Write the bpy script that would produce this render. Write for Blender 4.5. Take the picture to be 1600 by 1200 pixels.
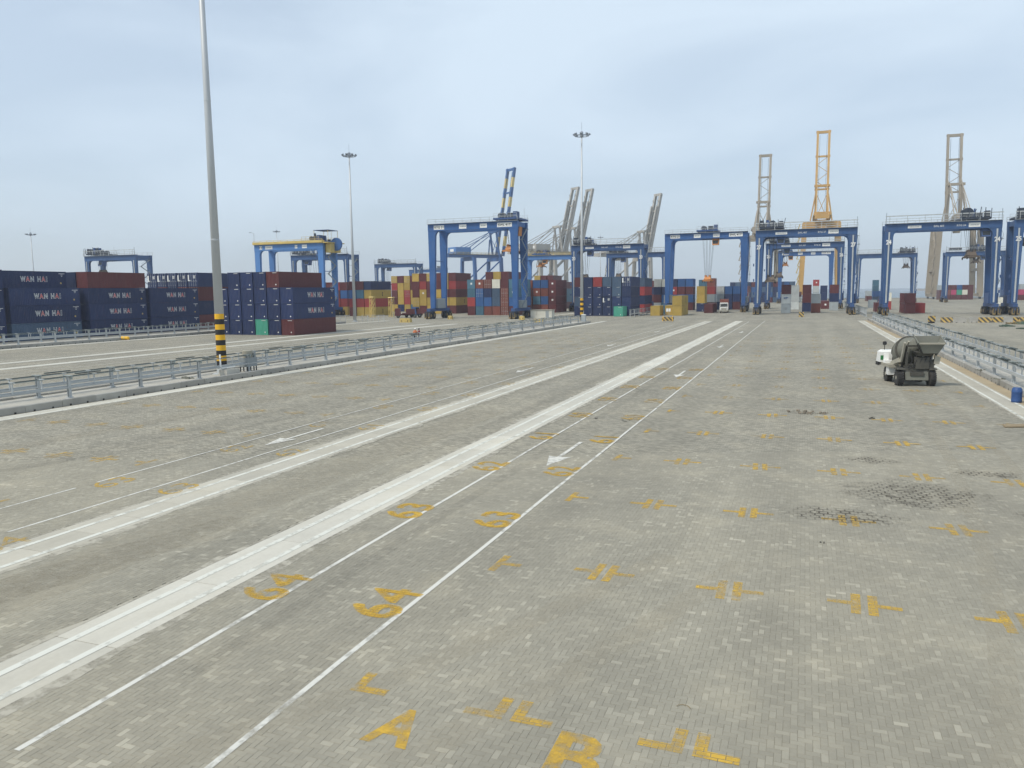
import bpy, math, random
from mathutils import Vector, Matrix
random.seed(7)
R = math.radians
for o in list(bpy.data.objects): bpy.data.objects.remove(o)
scene = bpy.context.scene
COL = scene.collection

# ---------------------------------------------------------------- camera, sky, sun, exposure
CAM_H = 6.6
PITCH, YAW, ROLL, FPX = R(6.750), R(20.627), R(-0.651), 1211.2      # lanes run along +Y; the camera looks left of them
cd = bpy.data.cameras.new('camera'); cam = bpy.data.objects.new('camera', cd); COL.objects.link(cam)
cd.sensor_width = 36; cd.lens = FPX / 1600 * 36; cd.clip_end = 20000; cd.clip_start = 0.2
cam.matrix_world = (Matrix.Translation((0, 0, CAM_H)) @ Matrix.Rotation(YAW, 4, 'Z') @
                    Matrix.Rotation(R(90) - PITCH, 4, 'X') @ Matrix.Rotation(ROLL, 4, 'Z'))
scene.camera = cam
SUN_EL, SUN_AZ = R(54), R(218)         # azimuth clockwise from +Y: behind the camera, to the left
world = bpy.data.worlds.new('World'); scene.world = world; world.use_nodes = True
wn, wl = world.node_tree.nodes, world.node_tree.links
wn.clear()
def N(t, typ, **kw):
    n = t.nodes.new(typ)
    for k, v in kw.items():
        if k.startswith('i_'): n.inputs[k[2:].replace('_', ' ')].default_value = v
        elif k[0] == 'n' and k[1:].isdigit(): n.inputs[int(k[1:])].default_value = v
        else: setattr(n, k, v)
    return n
wt = world.node_tree
sky = N(wt, 'ShaderNodeTexSky', sky_type='NISHITA', sun_disc=False, sun_elevation=SUN_EL, sun_rotation=SUN_AZ,
        altitude=5, air_density=1.0, dust_density=1.6, ozone_density=1.5)
tc = N(wt, 'ShaderNodeTexCoord')
mp = N(wt, 'ShaderNodeMapping'); mp.inputs['Scale'].default_value = (1.0, 1.0, 3.2)
mp.inputs['Location'].default_value = (3.1, 0.4, 0.2)
nz = N(wt, 'ShaderNodeTexNoise', i_Scale=1.9, i_Detail=6.0, i_Roughness=0.5, i_Distortion=0.8)
rp = N(wt, 'ShaderNodeValToRGB')
rp.color_ramp.elements[0].position = 0.36; rp.color_ramp.elements[0].color = (0.58, 0.58, 0.58, 1)
rp.color_ramp.elements[1].position = 0.66; rp.color_ramp.elements[1].color = (0.88, 0.88, 0.88, 1)
veil = N(wt, 'ShaderNodeMix', data_type='RGBA')
veil.inputs[7].default_value = (6.25, 7.35, 8.4, 1)
bg = N(wt, 'ShaderNodeBackground', i_Strength=0.068); wo = N(wt, 'ShaderNodeOutputWorld')
wl.new(tc.outputs['Generated'], mp.inputs['Vector']); wl.new(mp.outputs[0], nz.inputs['Vector'])
wl.new(nz.outputs['Fac'], rp.inputs[0]); wl.new(rp.outputs[0], veil.inputs[0])
wl.new(sky.outputs[0], veil.inputs[6]); wl.new(veil.outputs[2], bg.inputs[0]); wl.new(bg.outputs[0], wo.inputs[0])

sd = bpy.data.lights.new('sun', 'SUN'); sd.energy = 1.5; sd.angle = R(10); sd.color = (1.0, 0.93, 0.81)
sun = bpy.data.objects.new('sun', sd); COL.objects.link(sun)
sv = Vector((math.sin(SUN_AZ) * math.cos(SUN_EL), math.cos(SUN_AZ) * math.cos(SUN_EL), math.sin(SUN_EL)))
sun.rotation_euler = sv.to_track_quat('Z', 'Y').to_euler()
scene.view_settings.view_transform = 'Standard'; scene.view_settings.look = 'None'
scene.view_settings.exposure = 0.90; scene.view_settings.gamma = 1.0
scene.view_settings.use_curve_mapping = False
scene.cycles.max_bounces = 6; scene.cycles.volume_bounces = 0; scene.cycles.transparent_max_bounces = 12

# ---------------------------------------------------------------- helpers
def tag(o, label=None, cat=None, group=None, kind=None):
    if label: o['label'] = label
    if cat: o['category'] = cat
    if group: o['group'] = group
    if kind: o['kind'] = kind
    return o
def link(name, data, parent=None, loc=None, rz=0.0):
    o = bpy.data.objects.new(name, data); COL.objects.link(o)
    if parent: o.parent = parent
    if loc: o.location = loc
    if rz: o.rotation_euler.z = rz
    return o
def empty(name, loc=(0, 0, 0), rz=0.0):
    o = link(name, None, None, loc, rz); o.empty_display_size = 0.2; return o

class MB:
    def __init__(s): s.v = []; s.f = []
    def quadbox(s, b, t):                       # two loops of four points
        i = len(s.v); s.v += list(b) + list(t)
        s.f += [(i+3,i+2,i+1,i), (i+4,i+5,i+6,i+7), (i,i+1,i+5,i+4), (i+1,i+2,i+6,i+5), (i+2,i+3,i+7,i+6), (i+3,i,i+4,i+7)]
        return s
    def box(s, x0, x1, y0, y1, z0, z1):
        return s.quadbox([(x0,y0,z0),(x1,y0,z0),(x1,y1,z0),(x0,y1,z0)], [(x0,y0,z1),(x1,y0,z1),(x1,y1,z1),(x0,y1,z1)])
    def cbox(s, c, d):
        return s.box(c[0]-d[0]/2, c[0]+d[0]/2, c[1]-d[1]/2, c[1]+d[1]/2, c[2]-d[2]/2, c[2]+d[2]/2)
    def frust(s, x0, x1, y0, y1, z0, X0, X1, Y0, Y1, z1):
        return s.quadbox([(x0,y0,z0),(x1,y0,z0),(x1,y1,z0),(x0,y1,z0)], [(X0,Y0,z1),(X1,Y0,z1),(X1,Y1,z1),(X0,Y1,z1)])
    def _axes(s, p, q):
        d = (Vector(q) - Vector(p)); L = d.length; d = d / L
        u = d.cross(Vector((0,0,1)))
        if u.length < 1e-4: u = Vector((1,0,0))
        u.normalize(); w = u.cross(d); return u, w
    def bar(s, p, q, a, b=None):                # square bar between two points
        b = b or a; u, w = s._axes(p, q); p, q = Vector(p), Vector(q)
        L = [(-1,-1),(1,-1),(1,1),(-1,1)]
        return s.quadbox([p + u*i*a/2 + w*j*b/2 for i, j in L], [q + u*i*a/2 + w*j*b/2 for i, j in L])
    def tube(s, p, q, r0, r1=None, n=8, cap=True):
        r1 = r0 if r1 is None else r1; u, w = s._axes(p, q); p, q = Vector(p), Vector(q); i = len(s.v)
        for c, r in ((p, r0), (q, r1)):
            for k in range(n):
                a = 2*math.pi*k/n; s.v.append(c + (u*math.cos(a) + w*math.sin(a))*r)
        for k in range(n): s.f.append((i+k, i+(k+1) % n, i+n+(k+1) % n, i+n+k))
        if cap: s.f.append(tuple(i+k for k in range(n))[::-1]); s.f.append(tuple(i+n+k for k in range(n)))
        return s
    def lathe(s, p, d, prof, n=16):             # profile of (distance along d, radius)
        p = Vector(p); d = Vector(d).normalized(); u, w = s._axes(p, p + d); i = len(s.v)
        for t, r in prof:
            for k in range(n):
                a = 2*math.pi*k/n; s.v.append(p + d*t + (u*math.cos(a) + w*math.sin(a))*r)
        for m in range(len(prof)-1):
            for k in range(n):
                s.f.append((i+m*n+k, i+m*n+(k+1) % n, i+(m+1)*n+(k+1) % n, i+(m+1)*n+k))
        s.f.append(tuple(i+k for k in range(n))[::-1]); s.f.append(tuple(i+(len(prof)-1)*n+k for k in range(n)))
        return s
    def poly(s, pts):
        i = len(s.v); s.v += list(pts); s.f.append(tuple(range(i, i+len(pts)))); return s
    def prism(s, pts, off):                     # closed polygon extruded by a vector
        n = len(pts); i = len(s.v); off = Vector(off); s.v += [Vector(q) for q in pts] + [Vector(q)+off for q in pts]
        s.f += [tuple(range(i, i+n))[::-1], tuple(range(i+n, i+2*n))]
        for k in range(n): s.f.append((i+k, i+(k+1) % n, i+n+(k+1) % n, i+n+k))
        return s
    def data(s, name, mat=None, smooth=False):
        m = bpy.data.meshes.new(name); m.from_pydata([tuple(a) for a in s.v], [], s.f)
        if mat: m.materials.append(mat)
        if smooth: m.polygons.foreach_set('use_smooth', [True]*len(m.polygons))
        m.update(); return m
    def build(s, name, mat, parent=None, loc=None, rz=0.0, smooth=False):
        return link(name, s.data(name, mat, smooth), parent, loc, rz)

# ---------------------------------------------------------------- materials
def mat_base(name):
    m = bpy.data.materials.new(name); m.use_nodes = True; t = m.node_tree
    b = t.nodes['Principled BSDF']; return m, t, b
def mathn(t, op, a, b=None, clamp=False):
    n = N(t, 'ShaderNodeMath', operation=op); n.use_clamp = clamp
    for i, v in enumerate((a, b)):
        if v is None: continue
        if hasattr(v, 'default_value') or hasattr(v, 'is_linked'): t.links.new(v, n.inputs[i])
        else: n.inputs[i].default_value = v
    return n.outputs[0]
def mixc(t, fac, a, b, blend='MIX'):
    n = N(t, 'ShaderNodeMix', data_type='RGBA', blend_type=blend)
    for i, v in ((0, fac), (6, a), (7, b)):
        if hasattr(v, 'is_linked'): t.links.new(v, n.inputs[i])
        elif i == 0: n.inputs[0].default_value = v
        else: n.inputs[i].default_value = (*v, 1)
    return n.outputs[2]
def noise(t, vec, scale, detail=3.0, rough=0.55, stretch=None):
    n = N(t, 'ShaderNodeTexNoise', i_Scale=scale, i_Detail=detail, i_Roughness=rough)
    if stretch:
        mpn = N(t, 'ShaderNodeMapping'); mpn.inputs['Scale'].default_value = stretch
        t.links.new(vec, mpn.inputs[0]); vec = mpn.outputs[0]
    t.links.new(vec, n.inputs['Vector']); return n.outputs['Fac']
def ramp(t, v, a, b):
    n = N(t, 'ShaderNodeMapRange', n1=a, n2=b); n.clamp = True; t.links.new(v, n.inputs[0]); return n.outputs[0]

def paint(name, rgb, rough=0.5, wear=0.25, rust=0.0, vary=0.12, metallic=0.0, scale=1.0):
    """painted or bare surface: blotchy tone, grime streaks, optional rust, each object a little different"""
    m, t, b = mat_base(name); g = N(t, 'ShaderNodeTexCoord').outputs['Object']; oi = N(t, 'ShaderNodeObjectInfo')
    add = N(t, 'ShaderNodeVectorMath', operation='ADD'); t.links.new(g, add.inputs[0])
    sc = N(t, 'ShaderNodeVectorMath', operation='SCALE'); sc.inputs[0].default_value = (37, 11, 23)
    t.links.new(oi.outputs['Random'], sc.inputs['Scale']); t.links.new(sc.outputs[0], add.inputs[1]); v = add.outputs[0]
    n1 = noise(t, v, 0.55*scale, 4); n2 = noise(t, v, 3.0*scale, 5, 0.65, (1, 1, 0.18))
    tone = mathn(t, 'ADD', mathn(t, 'MULTIPLY', n1, 2*wear), 1-wear)
    tone = mathn(t, 'MULTIPLY', tone, mathn(t, 'ADD', mathn(t, 'MULTIPLY', oi.outputs['Random'], 2*vary), 1-vary))
    cc = N(t, 'ShaderNodeCombineColor')
    for k in range(3): t.links.new(tone, cc.inputs[k])
    col = mixc(t, 1.0, rgb, cc.outputs[0], 'MULTIPLY')
    dust = tuple(0.5*c + 0.5*d for c, d in zip(rgb, (0.30, 0.27, 0.22)))
    col = mixc(t, mathn(t, 'MULTIPLY', ramp(t, n2, 0.5, 0.8), wear), col, dust)
    if rust: col = mixc(t, mathn(t, 'MULTIPLY', ramp(t, noise(t, v, 1.7*scale, 6, 0.7, (1, 1, 0.35)), 0.60, 0.70), rust), col, (0.13, 0.055, 0.03))
    t.links.new(col, b.inputs['Base Color'])
    t.links.new(mathn(t, 'ADD', mathn(t, 'MULTIPLY', n2, 0.25), rough-0.12), b.inputs['Roughness'])
    b.inputs['Metallic'].default_value = metallic; b.inputs['Specular IOR Level'].default_value = 0.35
    return m

C = dict(n=(0.020, 0.034, 0.098), N=(0.065, 0.105, 0.165), m=(0.115, 0.030, 0.032), r=(0.32, 0.045, 0.042), b=(0.035, 0.105, 0.27),
         t=(0.07, 0.165, 0.23), y=(0.46, 0.32, 0.075), g=(0.36, 0.40, 0.41), k=(0.52, 0.55, 0.54), w=(0.72, 0.70, 0.60),
         e=(0.075, 0.36, 0.25), p=(0.42, 0.055, 0.13), o=(0.20, 0.065, 0.045))
CNAME = dict(n='navy blue', N='slate blue', m='dark maroon', r='red', b='bright blue', t='teal blue', y='mustard yellow', g='grey',
             k='pale grey', w='cream', e='sea green', p='pink', o='rusty brown')
MC = {k: paint('container_' + CNAME[k].replace(' ', '_'), v, 0.5, 0.24, 0.35, 0.16) for k, v in C.items()}
M = dict(
    blue=paint('crane_blue', (0.033, 0.108, 0.290), 0.5, 0.28, 0.22, 0.08, scale=0.5),
    bluedark=paint('crane_dark_blue', (0.040, 0.085, 0.21), 0.5, 0.22, 0.15, 0.06, scale=0.5),
    bluegrey=paint('crane_blue_grey', (0.033, 0.088, 0.215), 0.5, 0.3, 0.25, 0.08, scale=0.5),
    bluelight=paint('crane_light_blue', (0.075, 0.20, 0.46), 0.5, 0.2, 0.1, 0.05, scale=0.5),
    mach=paint('machinery_dark', (0.030, 0.042, 0.065), 0.6, 0.4, 0.3),
    cranegrey=paint('crane_pale_grey', (0.40, 0.38, 0.34), 0.6, 0.2, 0.25, 0.05, scale=0.4),
    cranetan=paint('crane_tan', (0.31, 0.265, 0.20), 0.6, 0.2, 0.25, 0.05, scale=0.4),
    craneyellow=paint('crane_yellow', (0.52, 0.31, 0.09), 0.55, 0.2, 0.15, 0.05, scale=0.4),
    railyellow=paint('walkway_yellow', (0.56, 0.42, 0.14), 0.6, 0.25, 0.2),
    orange=paint('spreader_orange', (0.52, 0.21, 0.055), 0.55, 0.35, 0.3),
    brown=paint('spreader_brown', (0.13, 0.10, 0.075), 0.65, 0.35, 0.4),
    guard=paint('wheel_guard', (0.24, 0.17, 0.07), 0.6, 0.4, 0.4),
    steel=paint('galvanised_steel', (0.46, 0.48, 0.48), 0.5, 0.25, 0.06, 0.10, 0.2),
    mast=paint('mast_steel', (0.50, 0.52, 0.53), 0.5, 0.12, 0.0, 0.03, 0.2, scale=0.4),
    steeldark=paint('conductor_rail', (0.05, 0.065, 0.06), 0.55, 0.2),
    cover=paint('rail_cover', (0.25, 0.28, 0.27), 0.6, 0.25),
    rail=paint('handrail_steel', (0.20, 0.24, 0.28), 0.5, 0.2),
    rope=paint('wire_rope', (0.06, 0.065, 0.07), 0.6, 0.1),
    tyre=paint('tyre_rubber', (0.030, 0.030, 0.031), 0.85, 0.3),
    tyredust=paint('dusty_tyre', (0.036, 0.035, 0.034), 0.9, 0.4),
    hub=paint('wheel_hub', (0.30, 0.29, 0.26), 0.6, 0.3),
    white=paint('white_paint', (0.74, 0.74, 0.71), 0.5, 0.12, 0.06),
    sign=paint('sign_white', (0.76, 0.76, 0.73), 0.5, 0.06),
    black=paint('black_paint', (0.022, 0.022, 0.024), 0.6, 0.2),
    yellow=paint('safety_yellow', (0.72, 0.40, 0.02), 0.5, 0.18),
    house=paint('cabinet_grey', (0.30, 0.33, 0.34), 0.5, 0.2, 0.1),
    cement=paint('cement_coated', (0.165, 0.167, 0.14), 0.9, 0.4, 0.0, 0.1, scale=2),
    cementdark=paint('cement_dark', (0.07, 0.068, 0.058), 0.9, 0.45, 0.1, 0.1, scale=2),
    cementpale=paint('cement_pale', (0.34, 0.32, 0.26), 0.9, 0.3, 0.0, 0.1, scale=2),
    green=paint('green_panel', (0.03, 0.20, 0.06), 0.5, 0.1),
    concrete=paint('precast_concrete', (0.34, 0.33, 0.30), 0.9, 0.34, 0.0, 0.14, scale=1.5),
    conctop=paint('concrete_apron', (0.40, 0.385, 0.34), 0.9, 0.3, 0.0, 0.1, scale=0.7),
    barrelblue=paint('barrel_blue', (0.030, 0.075, 0.21), 0.42, 0.1, scale=3),
    glass=paint('dark_glass', (0.02, 0.025, 0.03), 0.15, 0.05),
    lamp=paint('lamp_housing', (0.26, 0.29, 0.33), 0.5, 0.1),
    redletter=paint('red_letter', (0.55, 0.04, 0.045), 0.5, 0.1),
    skin=paint('skin', (0.20, 0.10, 0.06), 0.6, 0.1), orangecloth=paint('orange_cloth', (0.62, 0.20, 0.08), 0.8, 0.1),
    marooncloth=paint('maroon_cloth', (0.20, 0.03, 0.04), 0.8, 0.1), navycloth=paint('navy_cloth', (0.03, 0.035, 0.06), 0.8, 0.1),
    net=paint('green_netting', (0.05, 0.085, 0.06), 0.9, 0.4), stone=paint('broken_stone', (0.20, 0.17, 0.13), 0.9, 0.3, scale=6),
    wood=paint('weathered_wood', (0.28, 0.22, 0.14), 0.9, 0.3, scale=3),
)

def ground_tones(t):
    """dust, damp and traffic wear laid over every paved surface, in world metres"""
    pos = N(t, 'ShaderNodeNewGeometry').outputs['Position']
    big = noise(t, pos, 0.09, 4, 0.55); mid = noise(t, pos, 0.55, 5, 0.6); fine = noise(t, pos, 9.0, 3, 0.6)
    lanes = noise(t, pos, 0.42, 3, 0.5, (1.0, 0.06, 1.0))
    tone = mathn(t, 'ADD', mathn(t, 'MULTIPLY', ramp(t, big, 0.3, 0.7), 0.14), 0.93)
    tone = mathn(t, 'MULTIPLY', tone, mathn(t, 'ADD', mathn(t, 'MULTIPLY', ramp(t, mid, 0.25, 0.75), 0.18), 0.91))
    tone = mathn(t, 'MULTIPLY', tone, mathn(t, 'ADD', mathn(t, 'MULTIPLY', ramp(t, lanes, 0.3, 0.72), 0.20), 0.90))
    tone = mathn(t, 'MULTIPLY', tone, mathn(t, 'ADD', mathn(t, 'MULTIPLY', fine, 0.16), 0.92))
    return pos, tone, ramp(t, mid, 0.50, 0.78), ramp(t, big, 0.40, 0.66)
GREY, TAN = (0.268, 0.252, 0.205), (0.335, 0.302, 0.228)
def ground_finish(t, b, base, tone, tanmask, bigmask):
    cc = N(t, 'ShaderNodeCombineColor')
    for k in range(3): t.links.new(tone, cc.inputs[k])
    dusty = mixc(t, mathn(t, 'MULTIPLY', mathn(t, 'ADD', mathn(t, 'MULTIPLY', tanmask, 0.6), mathn(t, 'MULTIPLY', bigmask, 0.35)), 0.75), base, TAN)
    t.links.new(mixc(t, 1.0, dusty, cc.outputs[0], 'MULTIPLY'), b.inputs['Base Color'])
    b.inputs['Roughness'].default_value = 0.88; b.inputs['Specular IOR Level'].default_value = 0.2
def paver_mat(name, per_object):
    m, t, b = mat_base(name); pos, tone, tn, bgm = ground_tones(t)
    if per_object: rnd = N(t, 'ShaderNodeObjectInfo').outputs['Random']
    else: rnd = N(t, 'ShaderNodeAttribute', attribute_name='tone').outputs['Fac']
    lo = mathn(t, 'ADD', mathn(t, 'MULTIPLY', rnd, 0.14), 0.93)
    clus = ramp(t, noise(t, pos, 0.45, 3), 0.46, 0.66)
    pale = mathn(t, 'MULTIPLY', mathn(t, 'MULTIPLY', ramp(t, rnd, 0.86, 0.95), 0.30), mathn(t, 'ADD', mathn(t, 'MULTIPLY', clus, 0.8), 0.2))
    tone = mathn(t, 'MULTIPLY', tone, mathn(t, 'ADD', lo, pale))
    ground_finish(t, b, GREY, tone, tn, bgm); return m
M['paver'] = paver_mat('paver_field', False); M['paver1'] = paver_mat('paver_single', True)
def far_pave():
    m, t, b = mat_base('paving_far'); pos, tone, tn, bgm = ground_tones(t)
    br = N(t, 'ShaderNodeTexBrick', i_Scale=1.0, i_Mortar_Size=0.006, i_Mortar_Smooth=0.3, i_Bias=0.0, i_Brick_Width=0.21, i_Row_Height=0.105)
    br.inputs['Color1'].default_value = (0.76, 0.76, 0.76, 1); br.inputs['Color2'].default_value = (1.22, 1.22, 1.22, 1)
    br.inputs['Mortar'].default_value = (0.55, 0.55, 0.55, 1); t.links.new(pos, br.inputs['Vector'])
    ground_finish(t, b, GREY, tone, tn, bgm)
    src = b.inputs['Base Color'].links[0].from_socket
    t.links.new(mixc(t, 1.0, src, br.outputs['Color'], 'MULTIPLY'), b.inputs['Base Color']); return m
M['far'] = far_pave()
def joint_mat():
    m, t, b = mat_base('joint_sand'); pos, tone, tn, bgm = ground_tones(t)
    ground_finish(t, b, (0.222, 0.206, 0.162), tone, tn, bgm); return m
M['joint'] = joint_mat()
def slab_mat(name='runway_concrete', rgb=(0.53, 0.51, 0.445)):
    m, t, b = mat_base(name); pos, tone, tn, bgm = ground_tones(t); oi = N(t, 'ShaderNodeObjectInfo')
    st = noise(t, pos, 2.2, 4, 0.6, (1.0, 0.10, 1.0))
    tone = mathn(t, 'MULTIPLY', tone, mathn(t, 'ADD', mathn(t, 'MULTIPLY', oi.outputs['Random'], 0.16), 0.92))
    tone = mathn(t, 'MULTIPLY', tone, mathn(t, 'ADD', mathn(t, 'MULTIPLY', st, 0.22), 0.89))
    ground_finish(t, b, rgb, tone, tn, bgm); return m
M['slab'] = slab_mat(); M['slabgrey'] = slab_mat('runway_concrete_grey', (0.44, 0.418, 0.355))
def marking(name, rgb, worn, brick=True, soft=0.16):
    """traffic paint: solid where it survives, bare paving where it is worn through"""
    m, t, b = mat_base(name); pos = N(t, 'ShaderNodeNewGeometry').outputs['Position']
    n1 = noise(t, pos, 2.3, 6, 0.68); n2 = noise(t, pos, 0.16, 3)
    keep = mathn(t, 'ADD', n1, mathn(t, 'MULTIPLY', n2, 0.45))
    keep = ramp(t, keep, worn, worn + soft)
    if brick:
        br = N(t, 'ShaderNodeTexBrick', i_Scale=1.0, i_Mortar_Size=0.008, i_Brick_Width=0.21, i_Row_Height=0.105, i_Mortar_Smooth=0.4)
        br.inputs['Color1'].default_value = (0.72, 0.72, 0.72, 1); br.inputs['Color2'].default_value = (1, 1, 1, 1); br.inputs['Mortar'].default_value = (0.2, 0.2, 0.2, 1)
        t.links.new(pos, br.inputs['Vector']); keep = mathn(t, 'MULTIPLY', keep, br.outputs['Color'])
    b.inputs['Base Color'].default_value = (*rgb, 1); b.inputs['Roughness'].default_value = 0.8; b.inputs['Specular IOR Level'].default_value = 0.2
    tr = N(t, 'ShaderNodeBsdfTransparent'); mx = N(t, 'ShaderNodeMixShader'); out = t.nodes['Material Output']
    t.links.new(keep, mx.inputs[0]); t.links.new(tr.outputs[0], mx.inputs[1]); t.links.new(b.outputs[0], mx.inputs[2]); t.links.new(mx.outputs[0], out.inputs[0])
    return m
M['line'] = marking('lane_white', (0.58, 0.57, 0.52), 0.44, False, 0.28)
M['lineS'] = marking('runway_white', (0.60, 0.60, 0.54), 0.44, False, 0.28)
M['ymark'] = marking('slot_yellow', (0.57, 0.365, 0.06), 0.52, True, 0.34)
M['yworn'] = marking('slot_yellow_worn', (0.53, 0.35, 0.085), 0.54, True, 0.4)
M['yletter'] = marking('letter_yellow', (0.57, 0.36, 0.055), 0.53, False, 0.32)
def stain_mat():
    m, t, b = mat_base('oily_joint_stain'); tcn = N(t, 'ShaderNodeTexCoord').outputs['Generated']
    pos = N(t, 'ShaderNodeNewGeometry').outputs['Position']
    sb = N(t, 'ShaderNodeVectorMath', operation='SUBTRACT'); sb.inputs[1].default_value = (0.5, 0.5, 0.5); t.links.new(tcn, sb.inputs[0])
    sx = N(t, 'ShaderNodeSeparateXYZ'); t.links.new(sb.outputs[0], sx.inputs[0])
    r2 = mathn(t, 'ADD', mathn(t, 'POWER', sx.outputs[0], 2.0), mathn(t, 'POWER', sx.outputs[1], 2.0))
    dist = mathn(t, 'POWER', r2, 0.5)
    edge = mathn(t, 'ADD', dist, mathn(t, 'MULTIPLY', noise(t, pos, 1.1, 4), 0.42))
    body = ramp(t, edge, 0.62, 0.40)
    br = N(t, 'ShaderNodeTexBrick', i_Scale=1.0, i_Mortar_Size=0.028, i_Brick_Width=0.24, i_Row_Height=0.24, i_Mortar_Smooth=0.35)
    br.inputs['Color1'].default_value = (0.12, 0.12, 0.12, 1); br.inputs['Color2'].default_value = (0.0, 0.0, 0.0, 1); br.inputs['Mortar'].default_value = (0.85, 0.85, 0.85, 1)
    t.links.new(pos, br.inputs['Vector'])
    core = mathn(t, 'MULTIPLY', ramp(t, noise(t, pos, 1.6, 5), 0.54, 0.74), 0.6)
    al = mathn(t, 'MULTIPLY', body, mathn(t, 'MAXIMUM', mathn(t, 'MULTIPLY', br.outputs['Color'], ramp(t, noise(t, pos, 2.6, 4), 0.34, 0.6)), core))
    b.inputs['Base Color'].default_value = (0.085, 0.072, 0.052, 1); b.inputs['Roughness'].default_value = 0.8
    tr = N(t, 'ShaderNodeBsdfTransparent'); mx = N(t, 'ShaderNodeMixShader'); out = t.nodes['Material Output']
    t.links.new(al, mx.inputs[0]); t.links.new(tr.outputs[0], mx.inputs[1]); t.links.new(b.outputs[0], mx.inputs[2]); t.links.new(mx.outputs[0], out.inputs[0])
    return m
M['stain'] = stain_mat()
def sand_mat():
    m, t, b = mat_base('dry_sand'); pos, tone, tn, bgm = ground_tones(t)
    ground_finish(t, b, (0.36, 0.29, 0.19), tone, tn, bgm); return m
M['sand'] = sand_mat()
def water_mat():
    m, t, b = mat_base('sea_water'); b.inputs['Base Color'].default_value = (0.06, 0.10, 0.12, 1); b.inputs['Roughness'].default_value = 0.25
    pos = N(t, 'ShaderNodeNewGeometry').outputs['Position']; bp = N(t, 'ShaderNodeBump', i_Strength=0.5, i_Distance=0.5)
    t.links.new(noise(t, pos, 0.25, 4), bp.inputs['Height']); t.links.new(bp.outputs[0], b.inputs['Normal']); return m
M['water'] = water_mat()
def stripe_mat(name, ang, period):
    m, t, b = mat_base(name); g = N(t, 'ShaderNodeTexCoord').outputs['Object']
    sx = N(t, 'ShaderNodeSeparateXYZ'); t.links.new(g, sx.inputs[0])
    u = mathn(t, 'ADD', mathn(t, 'MULTIPLY', sx.outputs[0], math.cos(ang)), mathn(t, 'MULTIPLY', sx.outputs[2], math.sin(ang)))
    f = mathn(t, 'GREATER_THAN', mathn(t, 'FRACT', mathn(t, 'DIVIDE', u, period)), 0.5)
    ncol = noise(t, g, 2.5, 5)
    c = mixc(t, f, (0.05, 0.045, 0.04), (0.50, 0.34, 0.09))
    t.links.new(mixc(t, mathn(t, 'MULTIPLY', ramp(t, ncol, 0.45, 0.75), 0.4), c, (0.28, 0.25, 0.2)), b.inputs['Base Color']); b.inputs['Roughness'].default_value = 0.8
    return m
M['stripe'] = stripe_mat('hazard_stripes', R(45), 0.6)

# ---------------------------------------------------------------- lettering
_tx = {}
def text_mesh(txt, mat, bold=0.0):
    key = (txt, mat.name, bold)
    if key not in _tx:
        cu = bpy.data.curves.new('txt', 'FONT'); cu.body = txt; cu.size = 1.0; cu.offset = bold; cu.extrude = 0.0; cu.resolution_u = 3
        cu.align_x = 'CENTER'; cu.align_y = 'CENTER'
        ob = bpy.data.objects.new('txt', cu); COL.objects.link(ob)
        dg = bpy.context.evaluated_depsgraph_get(); me = bpy.data.meshes.new_from_object(ob.evaluated_get(dg))
        me.materials.clear(); me.materials.append(mat); me.name = 'lettering'
        xs = [v.co.x for v in me.vertices]; ys = [v.co.y for v in me.vertices]
        cx, cy = (min(xs)+max(xs))/2, (min(ys)+max(ys))/2
        w, h = max(xs)-min(xs), max(ys)-min(ys)
        for v in me.vertices: v.co.x -= cx; v.co.y -= cy
        bpy.data.objects.remove(ob); bpy.data.curves.remove(cu); _tx[key] = (me, w, h)
    return _tx[key]
def letter(txt, mat, parent, loc, width=None, height=None, facing='-Y', bold=0.0, name='lettering'):
    me, w, h = text_mesh(txt, mat, bold); o = link(name, me, parent, loc)
    sx = (width / w) if width else height / h; sy = (height / h) if height else sx
    o.scale = (sx, sy, 1)
    o.rotation_euler = {'-Y': (R(90), 0, 0), '+X': (R(90), 0, R(90)), '-X': (R(90), 0, R(-90)), 'UP': (0, 0, 0), 'UPL': (0, 0, R(90))}[facing]
    return o

# ================================================================ GROUND
ground = tag(MB().poly([(-1500, -120, 0), (700, -120, 0), (700, 548, 0), (-1500, 548, 0)]).build('ground', M['far']), kind='structure')
tag(MB().poly([(-9000, 300, -2.6), (9000, 300, -2.6), (9000, 15000, -2.6), (-9000, 15000, -2.6)]).build('water', M['water']), kind='structure')
q = MB(); q.box(-1500, 700, 545, 549, -4, 0.35); tag(q.build('quay_wall', M['concrete']), 'long concrete quay edge running behind the ship cranes', 'quay wall')
q = MB()
for k in range(60):
    x = 300 + k*45; h = 3+random.random()*4
    q.frust(x, x+48, 2600, 2640, -3, x+6, x+42, 2612, 2628, h-1)
tag(q.build('breakwater', M['stone']), 'low rock breakwater on the hazy sea horizon at right', 'breakwater')

yard = tag(empty('yard_pavement', (0, 0, 0)), kind='structure')
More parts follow.
